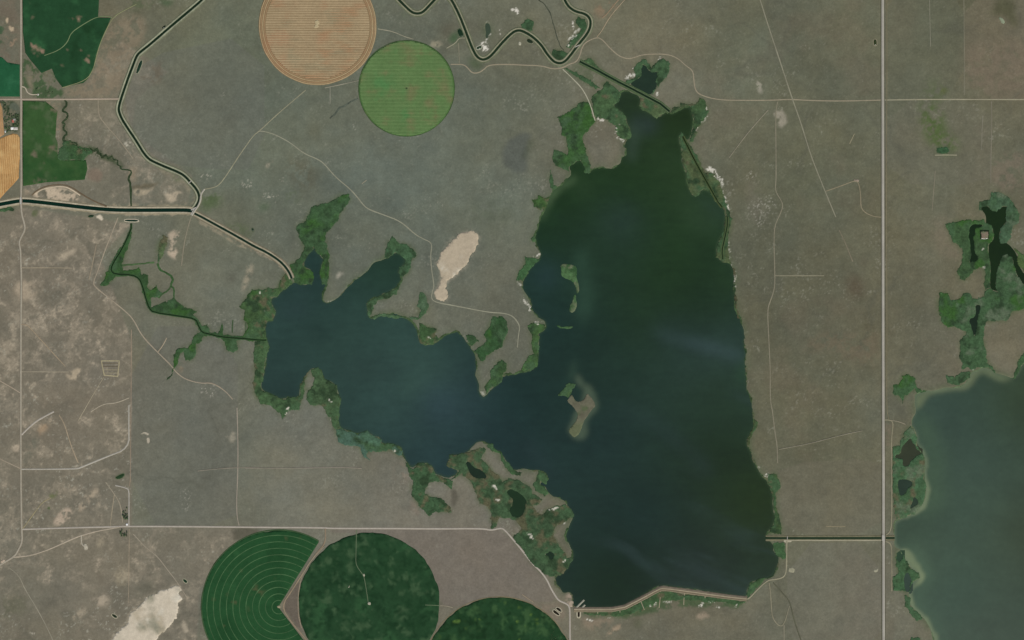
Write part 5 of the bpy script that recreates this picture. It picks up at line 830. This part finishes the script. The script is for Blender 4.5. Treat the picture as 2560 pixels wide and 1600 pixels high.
TR = [
 (T(0,1,"300,335 350,285 450,243 590,230 680,258 780,328 900,395 1010,440"), 6, (104,90,70), 'dark curved old ditch above the pale flat by the main canal'),
 (T(0,1,"330,320 400,275 500,255 600,250 660,268 760,335"), 4, (196,178,150), 'pale curved spoil line inside the old ditch'),
 (T(3,0,"1525,-60 1528,150 1535,440"), 2.6, (124,122,104), 'faint vertical line east of the highway at the top'),
 (T(3,0,"1850,-60 1852,300 1856,900"), 2.6, (120,116,98), 'long faint pasture boundary line near the right edge'),
 (T(3,0,"2110,960 2115,1150 2105,1512") + T(3,1,"2105,220"), 2.6, (126,120,104), 'faint line running south toward the eastern marsh'),
 (T(3,0,"1575,1466 1680,1464 1785,1466"), 3, (160,154,128), 'short pale bar below the green hollow'),
 (T(3,0,"2030,1090 2020,1280 2015,1420"), 2.4, (122,118,102), 'short faint line between the green swath and the right edge'),
 (T(3,1,"1580,100 1570,220 1550,480"), 2.4, (124,118,100), 'short faint line halfway between highway and eastern marsh'),
 (T(3,3,"545,438 730,438"), 3, (136,126,100), 'short tan scrape above the highway canal'),
 (T(1,1,"1000,225 1045,190"), 3, (138,132,112), 'tiny pale scrape beside the long curving track'),
 (T(3,0,"770,1360 815,1265"), 3, (142,134,108), 'short pale slanting scrape west of the highway'),
 (T(2,0,"2300,-140 2345,0 2419,240") + T(3,0,"100,540 230,940 300,1130 380,1390 420,1512") + T(3,1,"540,300 640,540"), 4.2, (134,130,110), 'straight diagonal track crossing the tan track west of the highway'),
 (T(3,1,"670,660 720,760 800,960"), 3.5, (124,116,96), 'faint southern end of the diagonal track'),
 (T(3,0,"90,960 70,1060 75,1512") + T(3,1,"75,200 65,290 130,390 140,440 110,520 60,620 55,800 62,1000 65,1200 30,1310 -5,1400") + T(3,2,"0,60 10,250 20,450 20,760 40,850 70,1100 85,1180 90,1350"), 4, (130,124,104), 'thin wavy track running south between the lake and the highway'),
 (T(3,1,"545,295 700,240 830,190 860,230 875,330 875,450 920,500 1000,535 1080,540"), 3.6, (136,126,102), 'small looping track with a bare spot west of the highway'),
 (T(3,1,"65,1093 300,1093 530,1093"), 3.2, (136,130,108), 'short straight side track halfway down the wavy track'),
 (T(1,0,"470,850 400,910 200,1080 30,1240 -20,1275") + T(0,0,"2330,1370 2240,1500") + T(0,1,"2150,130 2070,240 2000,265 1935,275"), 4, (140,136,112), 'pale track running southwest from the tan field to the canal junction'),
 (T(1,0,"30,1240 70,1238 180,1270 330,1350 450,1450 590,1505") + T(1,1,"650,40 750,160 880,265 950,340 1010,420 1060,465 1200,515 1370,580 1500,700 1580,745 1650,775 1662,820 1648,900 1660,1050 1685,1190 1665,1240 1655,1310 1700,1345 1900,1380 2200,1440 2340,1445 2419,1470") + T(2,2,"40,0 75,60 60,140 50,260"), 4.4, (140,138,118), 'long pale track curving past the playa to the pointed cape'),
 (T(0,1,"1935,275 1900,320 1895,400 1845,480 1815,525"), 7, (166,160,144), 'pale service road over the canal junction'),
 (T(0,1,"1115,545 1000,830 920,1060 880,1160 900,1200 1050,1320 1200,1440 1265,1512") + T(0,2,"1340,150 1490,305 1620,430 1660,490 1750,560 1900,600 2000,590 2120,660 2200,750"), 4.6, (152,140,120), 'bent pale track around the west side of the zigzag wetland'),
 (T(0,2,"2240,830 2245,1000 2250,1250 2245,1512") + T(0,3,"2235,200 2240,350 2260,430"), 4, (148,138,122), 'straight faint track running south to the lower gravel road'),
 (T(0,2,"1490,305 1540,240 1575,170"), 3.6, (156,142,120), 'short spur with a bare well spot off the bent track'),
 (T(0,1,"1810,525 1780,620 1740,780 1715,1000"), 4, (136,128,108), 'faint track running south from the canal junction'),
 (T(0,2,"205,1085 280,1010 350,950 510,865"), 7.5, (166,158,144), 'broad pale diagonal gravel spur off the western road'),
 (T(0,2,"205,1410 500,1409 730,1405 760,1395 1000,1295 1220,1210 1218,1000 1218,805"), 7, (162,156,142), 'pale gravel spur running east then north at lower left'),
 (T(0,2,"560,900 610,980 650,1120 700,1260 740,1350"), 3.8, (158,142,118), 'tan track slanting down between two gravel spurs'),
 (T(0,2,"860,865 980,790 1100,785 1220,735"), 3.8, (160,150,130), 'small curved track ending at the fence line'),
 (T(0,2,"205,488 430,488 650,490"), 3, (150,140,120), 'short straight track to the pale well site'),
 (T(0,1,"205,1018 430,1017 680,1020"), 3, (150,138,116), 'short faint straight track east of the western road'),
 (T(0,2,"-80,530 100,630 195,690"), 4, (160,146,126), 'pale track joining the western road from the upper left'),
 (T(0,2,"-80,1270 60,1340 195,1402"), 4, (154,142,122), 'faint track joining the western road from the lower left edge'),
 (T(0,2,"200,40 260,45 300,90 400,200 500,310 620,440"), 3, (152,136,112), 'thin tan track slanting down from the western road'),
 (T(0,2,"980,540 900,670 820,810 740,950"), 3, (150,140,118), 'thin faint track slanting southwest from the walled pit'),
 (T(0,3,"130,728 290,715 480,650 650,570 780,518 950,475 1130,445"), 5.5, (164,152,132), 'pale track cutting the corner below the lower gravel road'),
 (T(0,3,"1218,432 1219,250 1220,100 1200,75 1090,50"), 5.5, (160,154,142), 'gravel driveway running north past the small white shed'),
 (T(0,3,"770,520 768,590 790,630 830,620 825,660 800,655"), 4.5, (166,158,140), 'short driveway with a small turning loop'),
 (T(0,3,"215,460 340,290 400,210 480,170"), 3, (140,130,100), 'faint green track slanting up from the gravel road corner'),
 (T(0,3,"1000,20 1080,130 1130,210 1150,300 1158,400"), 3.8, (152,142,122), 'curving track west of the small white shed'),
 (T(0,3,"1080,140 1060,280 1040,440"), 2.8, (152,140,118), 'thin straight track beside the curving one'),
 (T(0,3,"90,830 180,900 230,1020 330,1180 430,1360 500,1512"), 3.2, (140,134,116), 'faint diagonal track in the lower left corner'),
 (T(0,3,"1260,510 1380,640 1480,710 1570,830 1680,970 1760,1100"), 3, (150,140,122), 'faint diagonal track toward the salt pan'),
 (T(0,0,"420,525 560,475 640,400 670,310 780,235 900,165 1000,150 1060,165"), 3.2, (110,124,88), 'thin pale track curving through the dark green field'),
 (T(0,0,"1290,40 1220,75 1070,155 1000,290 940,430 900,580 885,650 820,760 590,828"), 3.4, (124,126,92), 'pale track along the dark green field\'s eastern edge'),
 (T(0,0,"205,818 240,825 260,880 310,897 370,890"), 4, (174,164,142), 'short driveway east of the western road'),
 (T(0,0,"928,945 928,1090 1000,1180 1150,1350 1260,1500"), 3.2, (144,134,114), 'thin track slanting south from the gravel road\'s east end'),
 (T(2,0,"480,655 560,730 650,820 700,900 740,990 785,1140"), 3.6, (168,164,142), 'white footworn track down to the round brown headland'),
 (T(2,0,"1100,-90 1000,0 900,130 850,170"), 3, (140,120,96), 'rutted tan track at the top, left of a pair'),
 (T(2,0,"1120,-60 1060,0 920,160 850,290 800,350"), 3.4, (146,132,108), 'rutted tan track at the top, right of a pair'),
 (T(2,0,"2419,1040 2300,1170 2200,1290 2050,1490"), 3.2, (128,122,104), 'faint diagonal track west of the well site'),
 (T(1,0,"650,830 800,800 970,760"), 3, (134,130,112), 'faint track joining the two round fields'),
 (T(1,0,"1150,272 1290,295 1400,345 1490,370"), 3.4, (138,134,114), 'short pale track from the tan field to the striped one'),
 (T(1,0,"1800,455 1890,405 1915,360 1975,358"), 3.4, (142,138,116), 'short pale track to the canal-side dugout'),
 (T(1,0,"1912,405 1922,600"), 2.6, (128,124,104), 'faint straight line between the dugout and the winding track'),
 (T(1,0,"700,815 700,980"), 3, (134,132,116), 'short faint vertical line below the tan field'),
 (T(1,3,"655,460 657,600 560,700 430,900 340,1040 238,1190 330,1340 480,1512 560,1620"), 5, (140,124,102), 'tan track bent around the tip of the wedge between two fields'),
 (T(1,3,"650,620 540,730 460,850 420,940 395,1120 400,1280 430,1400"), 3.6, (138,126,106), 'thin tan track hugging the dark green field\'s west edge'),
 (T(1,3,"1740,1185 1800,1188 1860,1205"), 3, (150,140,120), 'tiny pale track between the two mottled fields'),
 (T(2,3,"2222,1124 2250,1108 2340,1010 2419,945") + T(3,3,"40,940 140,925 172,870 175,720 175,575"), 5.5, (146,140,116), 'pale track from the dam\'s east end up to the highway canal'),
 (T(3,3,"150,570 200,568 600,569 1080,567"), 6, (156,150,128), 'straight tan road along the highway canal\'s south bank'),
 (T(3,3,"1095,575 1150,590 1167,640 1168,800 1168,1050"), 4, (138,132,108), 'service track on the highway\'s east side, south of the canal'),
 (T(3,3,"1115,518 1155,485 1168,400 1168,0") + T(3,2,"1165,1300 1165,1100 1185,960 1140,942 1100,943"), 4, (138,132,108), 'service track on the highway\'s east side, north of the canal'),
 (T(3,2,"1145,945 1222,955 1300,985"), 3.2, (140,132,112), 'short track from the highway to the eastern lake'),
 (T(3,2,"1140,938 1120,860 1120,400 1122,0") + T(3,1,"1118,900 1116,0") + T(3,0,"1122,800 1120,0 1120,-60"), 2.6, (124,116,92), 'faint line of worn grass along the highway\'s east verge'),
 (T(3,2,"100,1222 240,1195 330,1180 480,1145 700,1085 890,1045"), 3, (130,124,106), 'faint track running east from the wavy track\'s well site'),
 (T(3,3,"10,970 25,1100 30,1200 40,1300 100,1380 150,1370 200,1190"), 3.8, (134,128,106), 'looping track below the dam\'s east end'),
 (T(3,3,"50,970 110,1040 205,1140 230,1260 270,1400 330,1560"), 4.4, (90,90,72), 'dark old ditch running southeast from the dam\'s end'),
 (T(3,3,"150,1370 150,1600"), 3.2, (138,132,112), 'short track leaving the bottom edge below the dam'),
 (T(0,1,"910,800 870,1000 840,1130"), 3, (140,128,108), 'faint thin line west of the long bent track'),
 (T(2,3,"95,1080 205,1155"), 3, (146,132,110), 'short scraped line beside the dam road'),
 (T(1,2,"-100,1398 300,1400 800,1390 1000,1400"), 2.6, (134,126,112), 'faint straight line across the grassland south of the lake'),
 (T(0,2,"1870,1425 2060,1405 2240,1392 2450,1395"), 2.6, (138,130,114), 'faint straight line crossing the straight southbound track'),
]
for pts, w, c, label in TR: road('track', pts, w, c, label, 'gravel', 'track', 2, wob=.35, lift=.3, amp=.12)
# fence line with its mown strip
fence = tag(strip('fence_line', path(T(0,2,"1242,90 1240,700 1232,1512") + T(0,3,"1222,60"), 14, 0), [(-2.2, -.3), (-1.6, .3), (1.6, .3), (2.2, -.3)], M['gravel'], tint((142,126,106), .15, 40), wob=.6), 'straight worn strip along the pasture boundary at lower left', 'boundary strip', kind='structure')
tag(strip('fence_line', path(T(0,3,"1222,460 1220,700 1216,1000 1214,1160"), 14, 0), [(-2, -.3), (-1.4, .28), (1.4, .28), (2, -.3)], M['gravel'], tint((150,136,114), .15, 40), wob=.6), 'faint worn boundary strip below the lower gravel road', 'boundary strip', kind='structure')

# ------------------------------------------------------------------ dugouts: small dug basins with spoil rims
def dugout(pts, label, rimc=(150,142,118), wcol=(34,46,34), rw=4.0):
    P = resample(smooth(W(pts), 1, True), 4, True); c = P.mean(0)
    e = tag(empty('dugout', *c, float(hz(c[:1], c[1:])[0])), label, 'dugout')
    sub(patch('water', P, .55, M['canalw'], wtint(wcol, .1, 20), 0, 8), e)
    a = np.sum(P[:, 0] * np.roll(P[:, 1], -1) - np.roll(P[:, 0], -1) * P[:, 1]); s = 1 if a < 0 else -1
    pr = [(s * -.6, .3), (s * 1.0, 1.1), (s * rw * .6, 1.1), (s * rw, -.4)]
    if s < 0: pr = pr[::-1]
    sub(strip('spoil_rim', P, pr, M['bank'], tint(rimc, .15, 15), closed=True), e)
DUG = [
 (T(0,0,"1328,563 1352,580 1307,697 1280,690"), 'long dark green dugout beside the northwest canal', (138,138,114), (36,56,44)),
 (T(0,0,"1527,262 1560,234 1573,246 1540,277"), 'small dark dugout on the northwest canal\'s upper side', (112,112,90), (32,44,36)),
 (T(1,0,"1898,285 1935,268 1967,340 1925,352"), 'square dark dugout touching the meandering canal', (84,96,72), (36,54,40)),
 (T(1,0,"2078,447 2130,428 2133,455 2090,472"), 'small dark dugout ringed with white crust in the canal bend', (166,164,144), (50,66,50)),
 (T(2,0,"150,360 202,390 190,415 135,395"), 'small square dark dugout south of the canal loop', (110,112,90), (42,52,40)),
 (T(3,0,"996,372 1024,372 1028,430 998,432"), 'small dark dugout just west of the highway near the top', (136,130,106), (56,64,42)),
 (T(0,1,"830,522 885,515 893,538 838,546"), 'oval dark green dugout below the main canal', (116,112,92), (44,62,46)),
 (T(0,1,"1175,562 1300,562 1316,584 1182,581"), 'long dark dugout with cream rim below the main canal', (184,174,150), (32,52,42)),
 (T(0,3,"1728,936 1750,936 1775,962 1760,976 1735,958"), 'small dark dugout between the salt pan and the ringed field', (150,146,122), (32,54,40)),
 (T(0,3,"1055,1266 1080,1266 1118,1296 1092,1306 1062,1286"), 'small black dugout on the west side of the white salt pan', (166,158,134), (44,54,40)),
 (T(2,3,"388,1228 402,1226 452,1268 442,1284 388,1250"), 'black settling basin west of the dam road, lower left of a pair', (176,168,144), (40,36,28)),
 (T(2,3,"415,1206 440,1203 472,1234 462,1250 420,1222"), 'black settling basin west of the dam road, upper right of a pair', (176,168,144), (38,36,28)),
 (T(2,3,"619,1235 641,1235 641,1296 619,1296"), 'black rectangular outlet basin at the dam\'s west end', (172,164,140), (40,36,26), 7),
 (T(0,2,"1085,1490 1130,1462 1178,1448 1172,1480 1120,1505"), 'small dark green pool at lower left near the driveway', (92,100,74), (44,64,42)),
 (T(0,1,"2375,648 2392,642 2402,668 2385,676"), 'tiny dark pool north of the straight canal', (84,94,70), (46,60,50)),
]
for d in DUG: dugout(*d)
# walled earthen pit
pit = tag(empty('earthen_pit', *W(T(0,2,"1045,455"))[0], 2), 'empty trapezoid earthen pit with low pale walls', 'pit')
pp = W(T(0,2,"958,385 1128,385 1112,532 985,520"))
sub(strip('pit_wall', resample(pp, 6, True), [(-4, -.4), (-1.5, 1.3), (1.5, 1.3), (4, -.4)], M['bank'], tint((158,148,118), .12, 20), closed=True), pit)
for y in (408, 438): sub(strip('inner_ridge', resample(W(T(0,2,f"968,{y} 1116,{y}")), 8), [(-2.5, -.3), (-.8, .7), (.8, .7), (2.5, -.3)], M['bank'], tint((96,88,70), .12)), pit)
for y in (470, 500): sub(strip('inner_ridge', resample(W(T(0,2,f"982,{y} 1108,{y}")), 8), [(-2.5, -.3), (-.8, .6), (.8, .6), (2.5, -.3)], M['bank'], tint((150,140,114), .12), wob=.5), pit)
# gravel well pads
def pad(c, r, pts, col, label, cat='well pad'):
    return tag(patch('gravel_pad', rough(W(T(c, r, pts)), 2.2, 14, 4), .5, M['gravel'], tint(col, .14, 10), .05, 7), label, cat)
pad(3,3,"190,830 245,828 248,872 215,876 190,862", (150,146,122), 'square pale gravel pad off the canal\'s south-west track')
pad(3,3,"1000,845 1030,840 1042,832 1036,870 1002,872", (150,146,124), 'small pale gravel pad just west of the highway, south of the canal')
pad(3,3,"135,562 215,560 225,588 150,592", (158,152,130), 'pale gravel apron at the highway canal\'s west end')
pad(0,3,"10,765 35,745 55,760 40,785 12,795", (176,160,138), 'small pale pad on the road bend at the left edge')
pad(2,0,"60,395 85,390 85,425 65,428", (168,164,142), 'small white pad inside the canal loop')
pad(0,3,"785,605 825,605 830,650 800,662", (170,162,142), 'pale pad inside the turning loop')
pad(2,3,"530,1140 575,1135 585,1195 540,1200", (160,146,126), 'tan gravel landing where the dam road turns')
pad(3,0,"2175,170 2200,160 2245,210 2215,232", (136,144,118), 'small pale slanted plot near the top right corner', 'bare plot')
pad(3,1,"805,185 850,180 860,205 820,212", (150,136,118), 'bare pinkish spot at the small looping track')

# ------------------------------------------------------------------ the dam
dam = tag(empty('earth_dam', *W(T(2,3,"1390,1025"))[0], 0), 'long low earth dam with a tan crest closing the lake\'s south end', 'dam')
DP = path(T(2,3,"585,1222 700,1223 1020,1222 1200,1132 1390,1028 1430,1020 1700,1056 2000,1098 2218,1122"), 12, 1)
sub(strip('embankment', DP, [(-17, -.6), (-5, 4.2), (4, 4.2), (14, -2.0)], M['bank'], tint((108,98,80), .15, 40)), dam)
sub(strip('crest_road', DP, [(-3.2, 4.0), (-2.8, 4.4), (2.8, 4.4), (3.2, 4.0)], M['gravel'], tint((156,144,120), .08, 60)), dam)
sub(strip('toe_track', DP, [(-14.2, 1.2), (-13.8, 2.0), (-11.2, 2.4), (-10.8, 2.0)], M['gravel'], tint((142,132,108), .1, 60)), dam)
sub(strip('riprap', DP, [(5, 4.0), (7, 3.2), (10.5, 1.0), (12.5, -.8)], M['gravel'], tint((140,126,106), .2, 12)), dam)
for q, P in enumerate(("810,1238 810,1262", "1020,1234 1020,1250", "1215,1140 1235,1190 1250,1225", "1407,1040 1405,1058", "1400,1105 1395,1160 1388,1210", "1630,1062 1629,1090", "1625,1110 1622,1180", "1824,1090 1823,1115")):
    sub(strip('drain_spur', resample(W(T(2,3,P)), 10), [(-2.4, -.3), (-1.6, 1.35), (1.6, 1.35), (2.4, -.3)], M['gravel'], tint((156,144,120), .1)), dam)
def jetty(P, label):
    j = tag(empty('jetty', *W(T(2,3,P))[0], 0), label, 'jetty'); Q = resample(W(T(2,3,P)), 10)
    sub(strip('rock_mound', Q, [(-8, -3), (-3.4, 1.6), (3.4, 1.6), (8, -3)], M['gravel'], tint((140,138,118), .2, 10)), j)
    sub(strip('deck', Q, [(-2.4, 1.4), (-2.2, 2.0), (2.2, 2.0), (2.4, 1.4)], M['gravel'], tint((166,164,148), .1)), j)
jetty("598,1218 640,1175 682,1134", 'longer pale rock jetty reaching into the lake at the dam\'s west end')
jetty("655,1215 690,1180", 'shorter pale rock jetty beside the outlet basin')

# ------------------------------------------------------------------ bridges, gates, buildings, trees
def box(V, F, x0, x1, y0, y1, z0, z1):
    k = len(V); V += [(x, y, z) for z in (z0, z1) for y in (y0, y1) for x in (x0, x1)]
    F += [tuple(k + i for i in f) for f in ((0, 2, 3, 1), (4, 5, 7, 6), (0, 1, 5, 4), (2, 6, 7, 3), (0, 4, 6, 2), (1, 3, 7, 5))]
def boxes(name, L, mat, parent):
    V, F = [], []
    for b in L: box(V, F, *b)
    o = mesh_obj(name, V, F, mat); o.parent = parent; return o
def bridge(sx, sy, L, Wd, ang, z, label, name='bridge'):
    x, y = wc(sx, sy); g = float(hz(np.array([x]), np.array([y]), .3)[0]); e = tag(empty(name, x, y, g), label, 'bridge' if name == 'bridge' else 'sluice gate'); e.rotation_euler.z = math.radians(ang)
    boxes('deck', [(-L / 2, L / 2, -Wd / 2, Wd / 2, z, z + .5)], M['concrete'], e)
    for s in (-1, 1): boxes('parapet', [(-L / 2, L / 2, s * (Wd / 2 - .15) - .2, s * (Wd / 2 - .15) + .2, z + .5, z + 1.4)], M['concrete'], e)
    for s in (-1, 1): boxes('abutment', [(s * L / 2 - 1.5, s * L / 2 + 1.5, -Wd / 2, Wd / 2, -.5, z)], M['concrete'], e)
    if name != 'bridge':
        for q in (-.25, .25): boxes('gate_leaf', [(q * L - 2, q * L + 2, -Wd / 2 - .5, -Wd / 2 - .2, .6, z + 2.2)], M['dark'], e)
    return e
bridge(52.9, 502, 36, 10, 90, 3.9, 'concrete road bridge over the wide main canal')
bridge(2208, 1344.6, 30, 16, 90, 4.2, 'highway bridge over the straight canal between the lakes')
bridge(485, 522, 30, 7, 25, 3.4, 'concrete gate structure on the canal junction, upper', 'sluice_gate')
bridge(482, 530, 34, 6, 60, 3.7, 'concrete gate structure at the straight canal\'s head', 'sluice_gate')
bridge(1443.5, 115.5, 26, 5, 25, 3.2, 'small concrete gate across the meandering canal\'s last reach', 'sluice_gate')
bridge(475.5, 455.5, 24, 4, 40, 3.2, 'narrow concrete check gate on the northwest canal\'s bend', 'sluice_gate')
bridge(1968, 1344.5, 16, 4, 90, 3.0, 'small gate at the west mouth of the highway canal', 'sluice_gate')
def house(name, sx, sy, L, Wd, h, rise, ang, wall, roof, label, cat, chimney=False):
    x, y = wc(sx, sy); g = float(hz(np.array([x]), np.array([y]))[0]); e = tag(empty(name, x, y, g), label, cat); e.rotation_euler.z = math.radians(ang)
    boxes('wall', [(-L / 2, L / 2, -Wd / 2, Wd / 2, -.4, h)], M[wall], e)
    o = .6; a = L / 2 + o; b = Wd / 2 + o
    V = [(-a, -b, h - .1), (a, -b, h - .1), (a, b, h - .1), (-a, b, h - .1), (-a, 0, h + rise), (a, 0, h + rise), (-a, -b, h + .15), (a, -b, h + .15), (a, b, h + .15), (-a, b, h + .15), (-a, 0, h + rise + .25), (a, 0, h + rise + .25)]
    F = [(6, 7, 11, 10), (8, 9, 10, 11), (0, 1, 7, 6), (2, 3, 9, 8), (0, 6, 10, 9, 3, 4), (1, 5, 2, 8, 11, 7), (0, 4, 5, 1), (3, 2, 5, 4)]
    r = mesh_obj('roof', V, F, M[roof]); r.parent = e
    if chimney: c = boxes('chimney', [(L * .2, L * .2 + .9, .6, 1.5, h + .3, h + rise + 1)], M['concrete'], r)
    boxes('door', [(-.6, .6, -Wd / 2 - .08, -Wd / 2, -.3, 2.1)], M['dark'], e)
    for q in (-.3, .3):
        w = boxes('window', [(q * L - .7, q * L + .7, -Wd / 2 - .1, -Wd / 2, 1.0, 2.1)], M['white'], e); boxes('pane', [(q * L - .55, q * L + .55, -Wd / 2 - .14, -Wd / 2 - .1, 1.1, 2.0)], M['glass'], w)
    return e
house('farmhouse', 33, 303.5, 15, 10, 3.2, 2.6, 100, 'palewall', 'redroof', 'red-roofed farmhouse among trees at the left edge', 'house', True)
house('farmhouse', 36.5, 299, 11, 9, 3.0, 2.2, 10, 'palewall', 'greyroof', 'small grey-roofed house behind the red-roofed one', 'house')
house('machine_shed', 31.5, 321.5, 14, 13, 4.2, 2.2, 3, 'white', 'white', 'bright white square end of the farmyard sheds', 'shed')
house('machine_shed', 40.5, 322, 20, 14, 4.0, 2.0, 3, 'palewall', 'palewall2' if 'palewall2' in M else 'palewall', 'long cream shed in the farmyard', 'shed')
house('machine_shed', 15, 329.5, 8, 7, 3.0, 1.4, 30, 'white', 'white', 'tiny white hut south-west of the farmyard sheds', 'shed')
house('machine_shed', 318, 1311, 9, 9, 3.2, 1.6, 0, 'white', 'white', 'small bright white shed at the gravel road crossing', 'shed')
house('machine_shed', 96, 237, 9, 6, 3.0, 1.4, 60, 'palewall', 'palewall', 'small pale shed at the short driveway\'s end', 'shed')
# trees: tapered trunk with limbs, crown of many small leaf sprays
def tree_meshes(seed, h, r, n, shrub=False):
    rg = random.Random(seed); V, F = [], []
    def limb(p, q, r0, r1):
        k = len(V); p = Vector(p); q = Vector(q); d = (q - p).normalized(); u = d.orthogonal().normalized(); v = d.cross(u)
        for c, rr in ((p, r0), (q, r1)):
            for i in range(5): a = i * 2 * math.pi / 5; V.append(tuple(c + (u * math.cos(a) + v * math.sin(a)) * rr))
        F.extend([(k + i, k + (i + 1) % 5, k + 5 + (i + 1) % 5, k + 5 + i) for i in range(5)])
    top = h * .55
    limb((0, 0, -.3), (rg.uniform(-.2, .2), rg.uniform(-.2, .2), top), .28 * h / 8, .14 * h / 8)
    for i in range(5):
        a = i * 1.26 + rg.uniform(-.3, .3); limb((0, 0, top * rg.uniform(.5, .95)), (math.cos(a) * r * .6, math.sin(a) * r * .6, h * rg.uniform(.6, .85)), .12 * h / 8, .04)
    me = bpy.data.meshes.new('trunk'); me.from_pydata(V, [], F); me.materials.append(M['bark'])
    V2, F2 = [], []
    lobes = [(rg.uniform(-.5, .5) * r, rg.uniform(-.5, .5) * r, h * rg.uniform(.5, .85), r * rg.uniform(.45, .7)) for _ in range(6)]
    for i in range(n):
        lx, ly, lz, lr = rg.choice(lobes); d = Vector((rg.gauss(0, 1), rg.gauss(0, 1), rg.gauss(0, .8))).normalized() * lr * rg.uniform(.55, 1.05)
        c = Vector((lx, ly, max(lz + d.z, h * .2))) + Vector((d.x, d.y, 0)); s = rg.uniform(.5, 1.1) * r / 4
        u = Vector((rg.gauss(0, 1), rg.gauss(0, 1), rg.gauss(0, .6))).normalized(); v = u.orthogonal().normalized(); k = len(V2)
        V2 += [tuple(c + u * s), tuple(c + v * s * .8), tuple(c - u * s), tuple(c - v * s * .8)]; F2.append((k, k + 1, k + 2, k + 3))
    m2 = bpy.data.meshes.new('crown'); m2.from_pydata(V2, [], F2); m2.materials.append(M['shrub' if shrub else 'leaf'])
    return me, m2
TM = [tree_meshes(k, 9 + k % 3, 4.2 + .4 * (k % 3), 130) for k in range(4)]; SM = [tree_meshes(40 + k, 3.2, 2.6, 60, True) for k in range(3)]
def plant(name, meshes, x, y, s, label, cat, group):
    g = float(hz(np.array([x]), np.array([y]))[0]); e = tag(empty(name, x, y, g), label, cat, group); e.rotation_euler.z = random.uniform(0, 6.28); e.scale = (s, s, s * random.uniform(.85, 1.15))
    for nm, me in zip(('trunk' if name != 'shrub' else 'stem', 'crown'), meshes):
        o = bpy.data.objects.new(nm, me); COL.objects.link(o); o.parent = e
def grove(pts, n, label, group, name='tree', meshes=TM, lo=.8, hi=1.25, cat='tree', dmin=5.5):
    P = W(pts); got = []
    for _ in range(n * 60):
        if len(got) >= n: break
        x = random.uniform(P[:, 0].min(), P[:, 0].max()); y = random.uniform(P[:, 1].min(), P[:, 1].max())
        if inside(P, np.array([x]), np.array([y]))[0] and all(math.hypot(x - a, y - b) > dmin for a, b in got):
            got.append((x, y)); plant(name, random.choice(meshes), x, y, random.uniform(lo, hi), label, cat, group)
print("trees")
gp = 'farmyard shelterbelt trees'
lb = 'dark green tree in the farmyard shelterbelt at the left edge'
for P, n in ((T(0,0,"30,975 80,960 90,1080 185,1075 188,1110 60,1110 40,1060"), 26), (T(0,0,"40,1110 95,1110 95,1180 60,1260 45,1200"), 18), (T(0,0,"150,1110 188,1110 188,1190 150,1180"), 8), (T(0,0,"110,1170 180,1180 175,1198 110,1195"), 7), (T(0,0,"60,1210 100,1200 105,1250 70,1256"), 8), (T(0,0,"5,960 40,955 60,985 10,985"), 5)): grove(P, n, lb, gp)
grove(T(0,3,"1165,290 1205,240 1210,370 1180,395 1162,350"), 16, 'dark tree in the small belt north of the white shed', 'trees north of the white shed')
grove(T(0,3,"1130,480 1160,465 1205,490 1205,528 1150,535 1132,510"), 14, 'dark tree in the clump south of the white shed', 'trees south of the white shed')
grove(T(0,0,"340,830 365,835 365,870 345,865"), 4, 'tree by the short driveway shed near the western road', 'trees by the driveway shed')
grove(T(0,0,"420,850 500,850 500,900 430,910"), 9, 'scrubby bush in the green hollow east of the driveway', 'bushes by the driveway', 'shrub', SM, .9, 1.6, 'bush', 6)
cp = path(CRK, 9, 1); gl = 'dark shrub on the bank of the meandering creek'
for q in range(0, len(cp), 1):
    if q < len(cp) * .72 and random.random() < .75:
        plant('shrub', random.choice(SM), cp[q][0] + random.uniform(-6, 6), cp[q][1] + random.uniform(-6, 6), random.uniform(.7, 1.5), gl, 'bush', 'shrubs along the meandering creek')
grove(T(2,3,"345,1290 420,1450 540,1480 540,1512 300,1512 380,1440"), 16, 'yellow-green bush beside the road at the bottom edge', 'bushes left of the dam road', 'shrub', SM, .8, 1.4, 'bush', 7)
print("done")
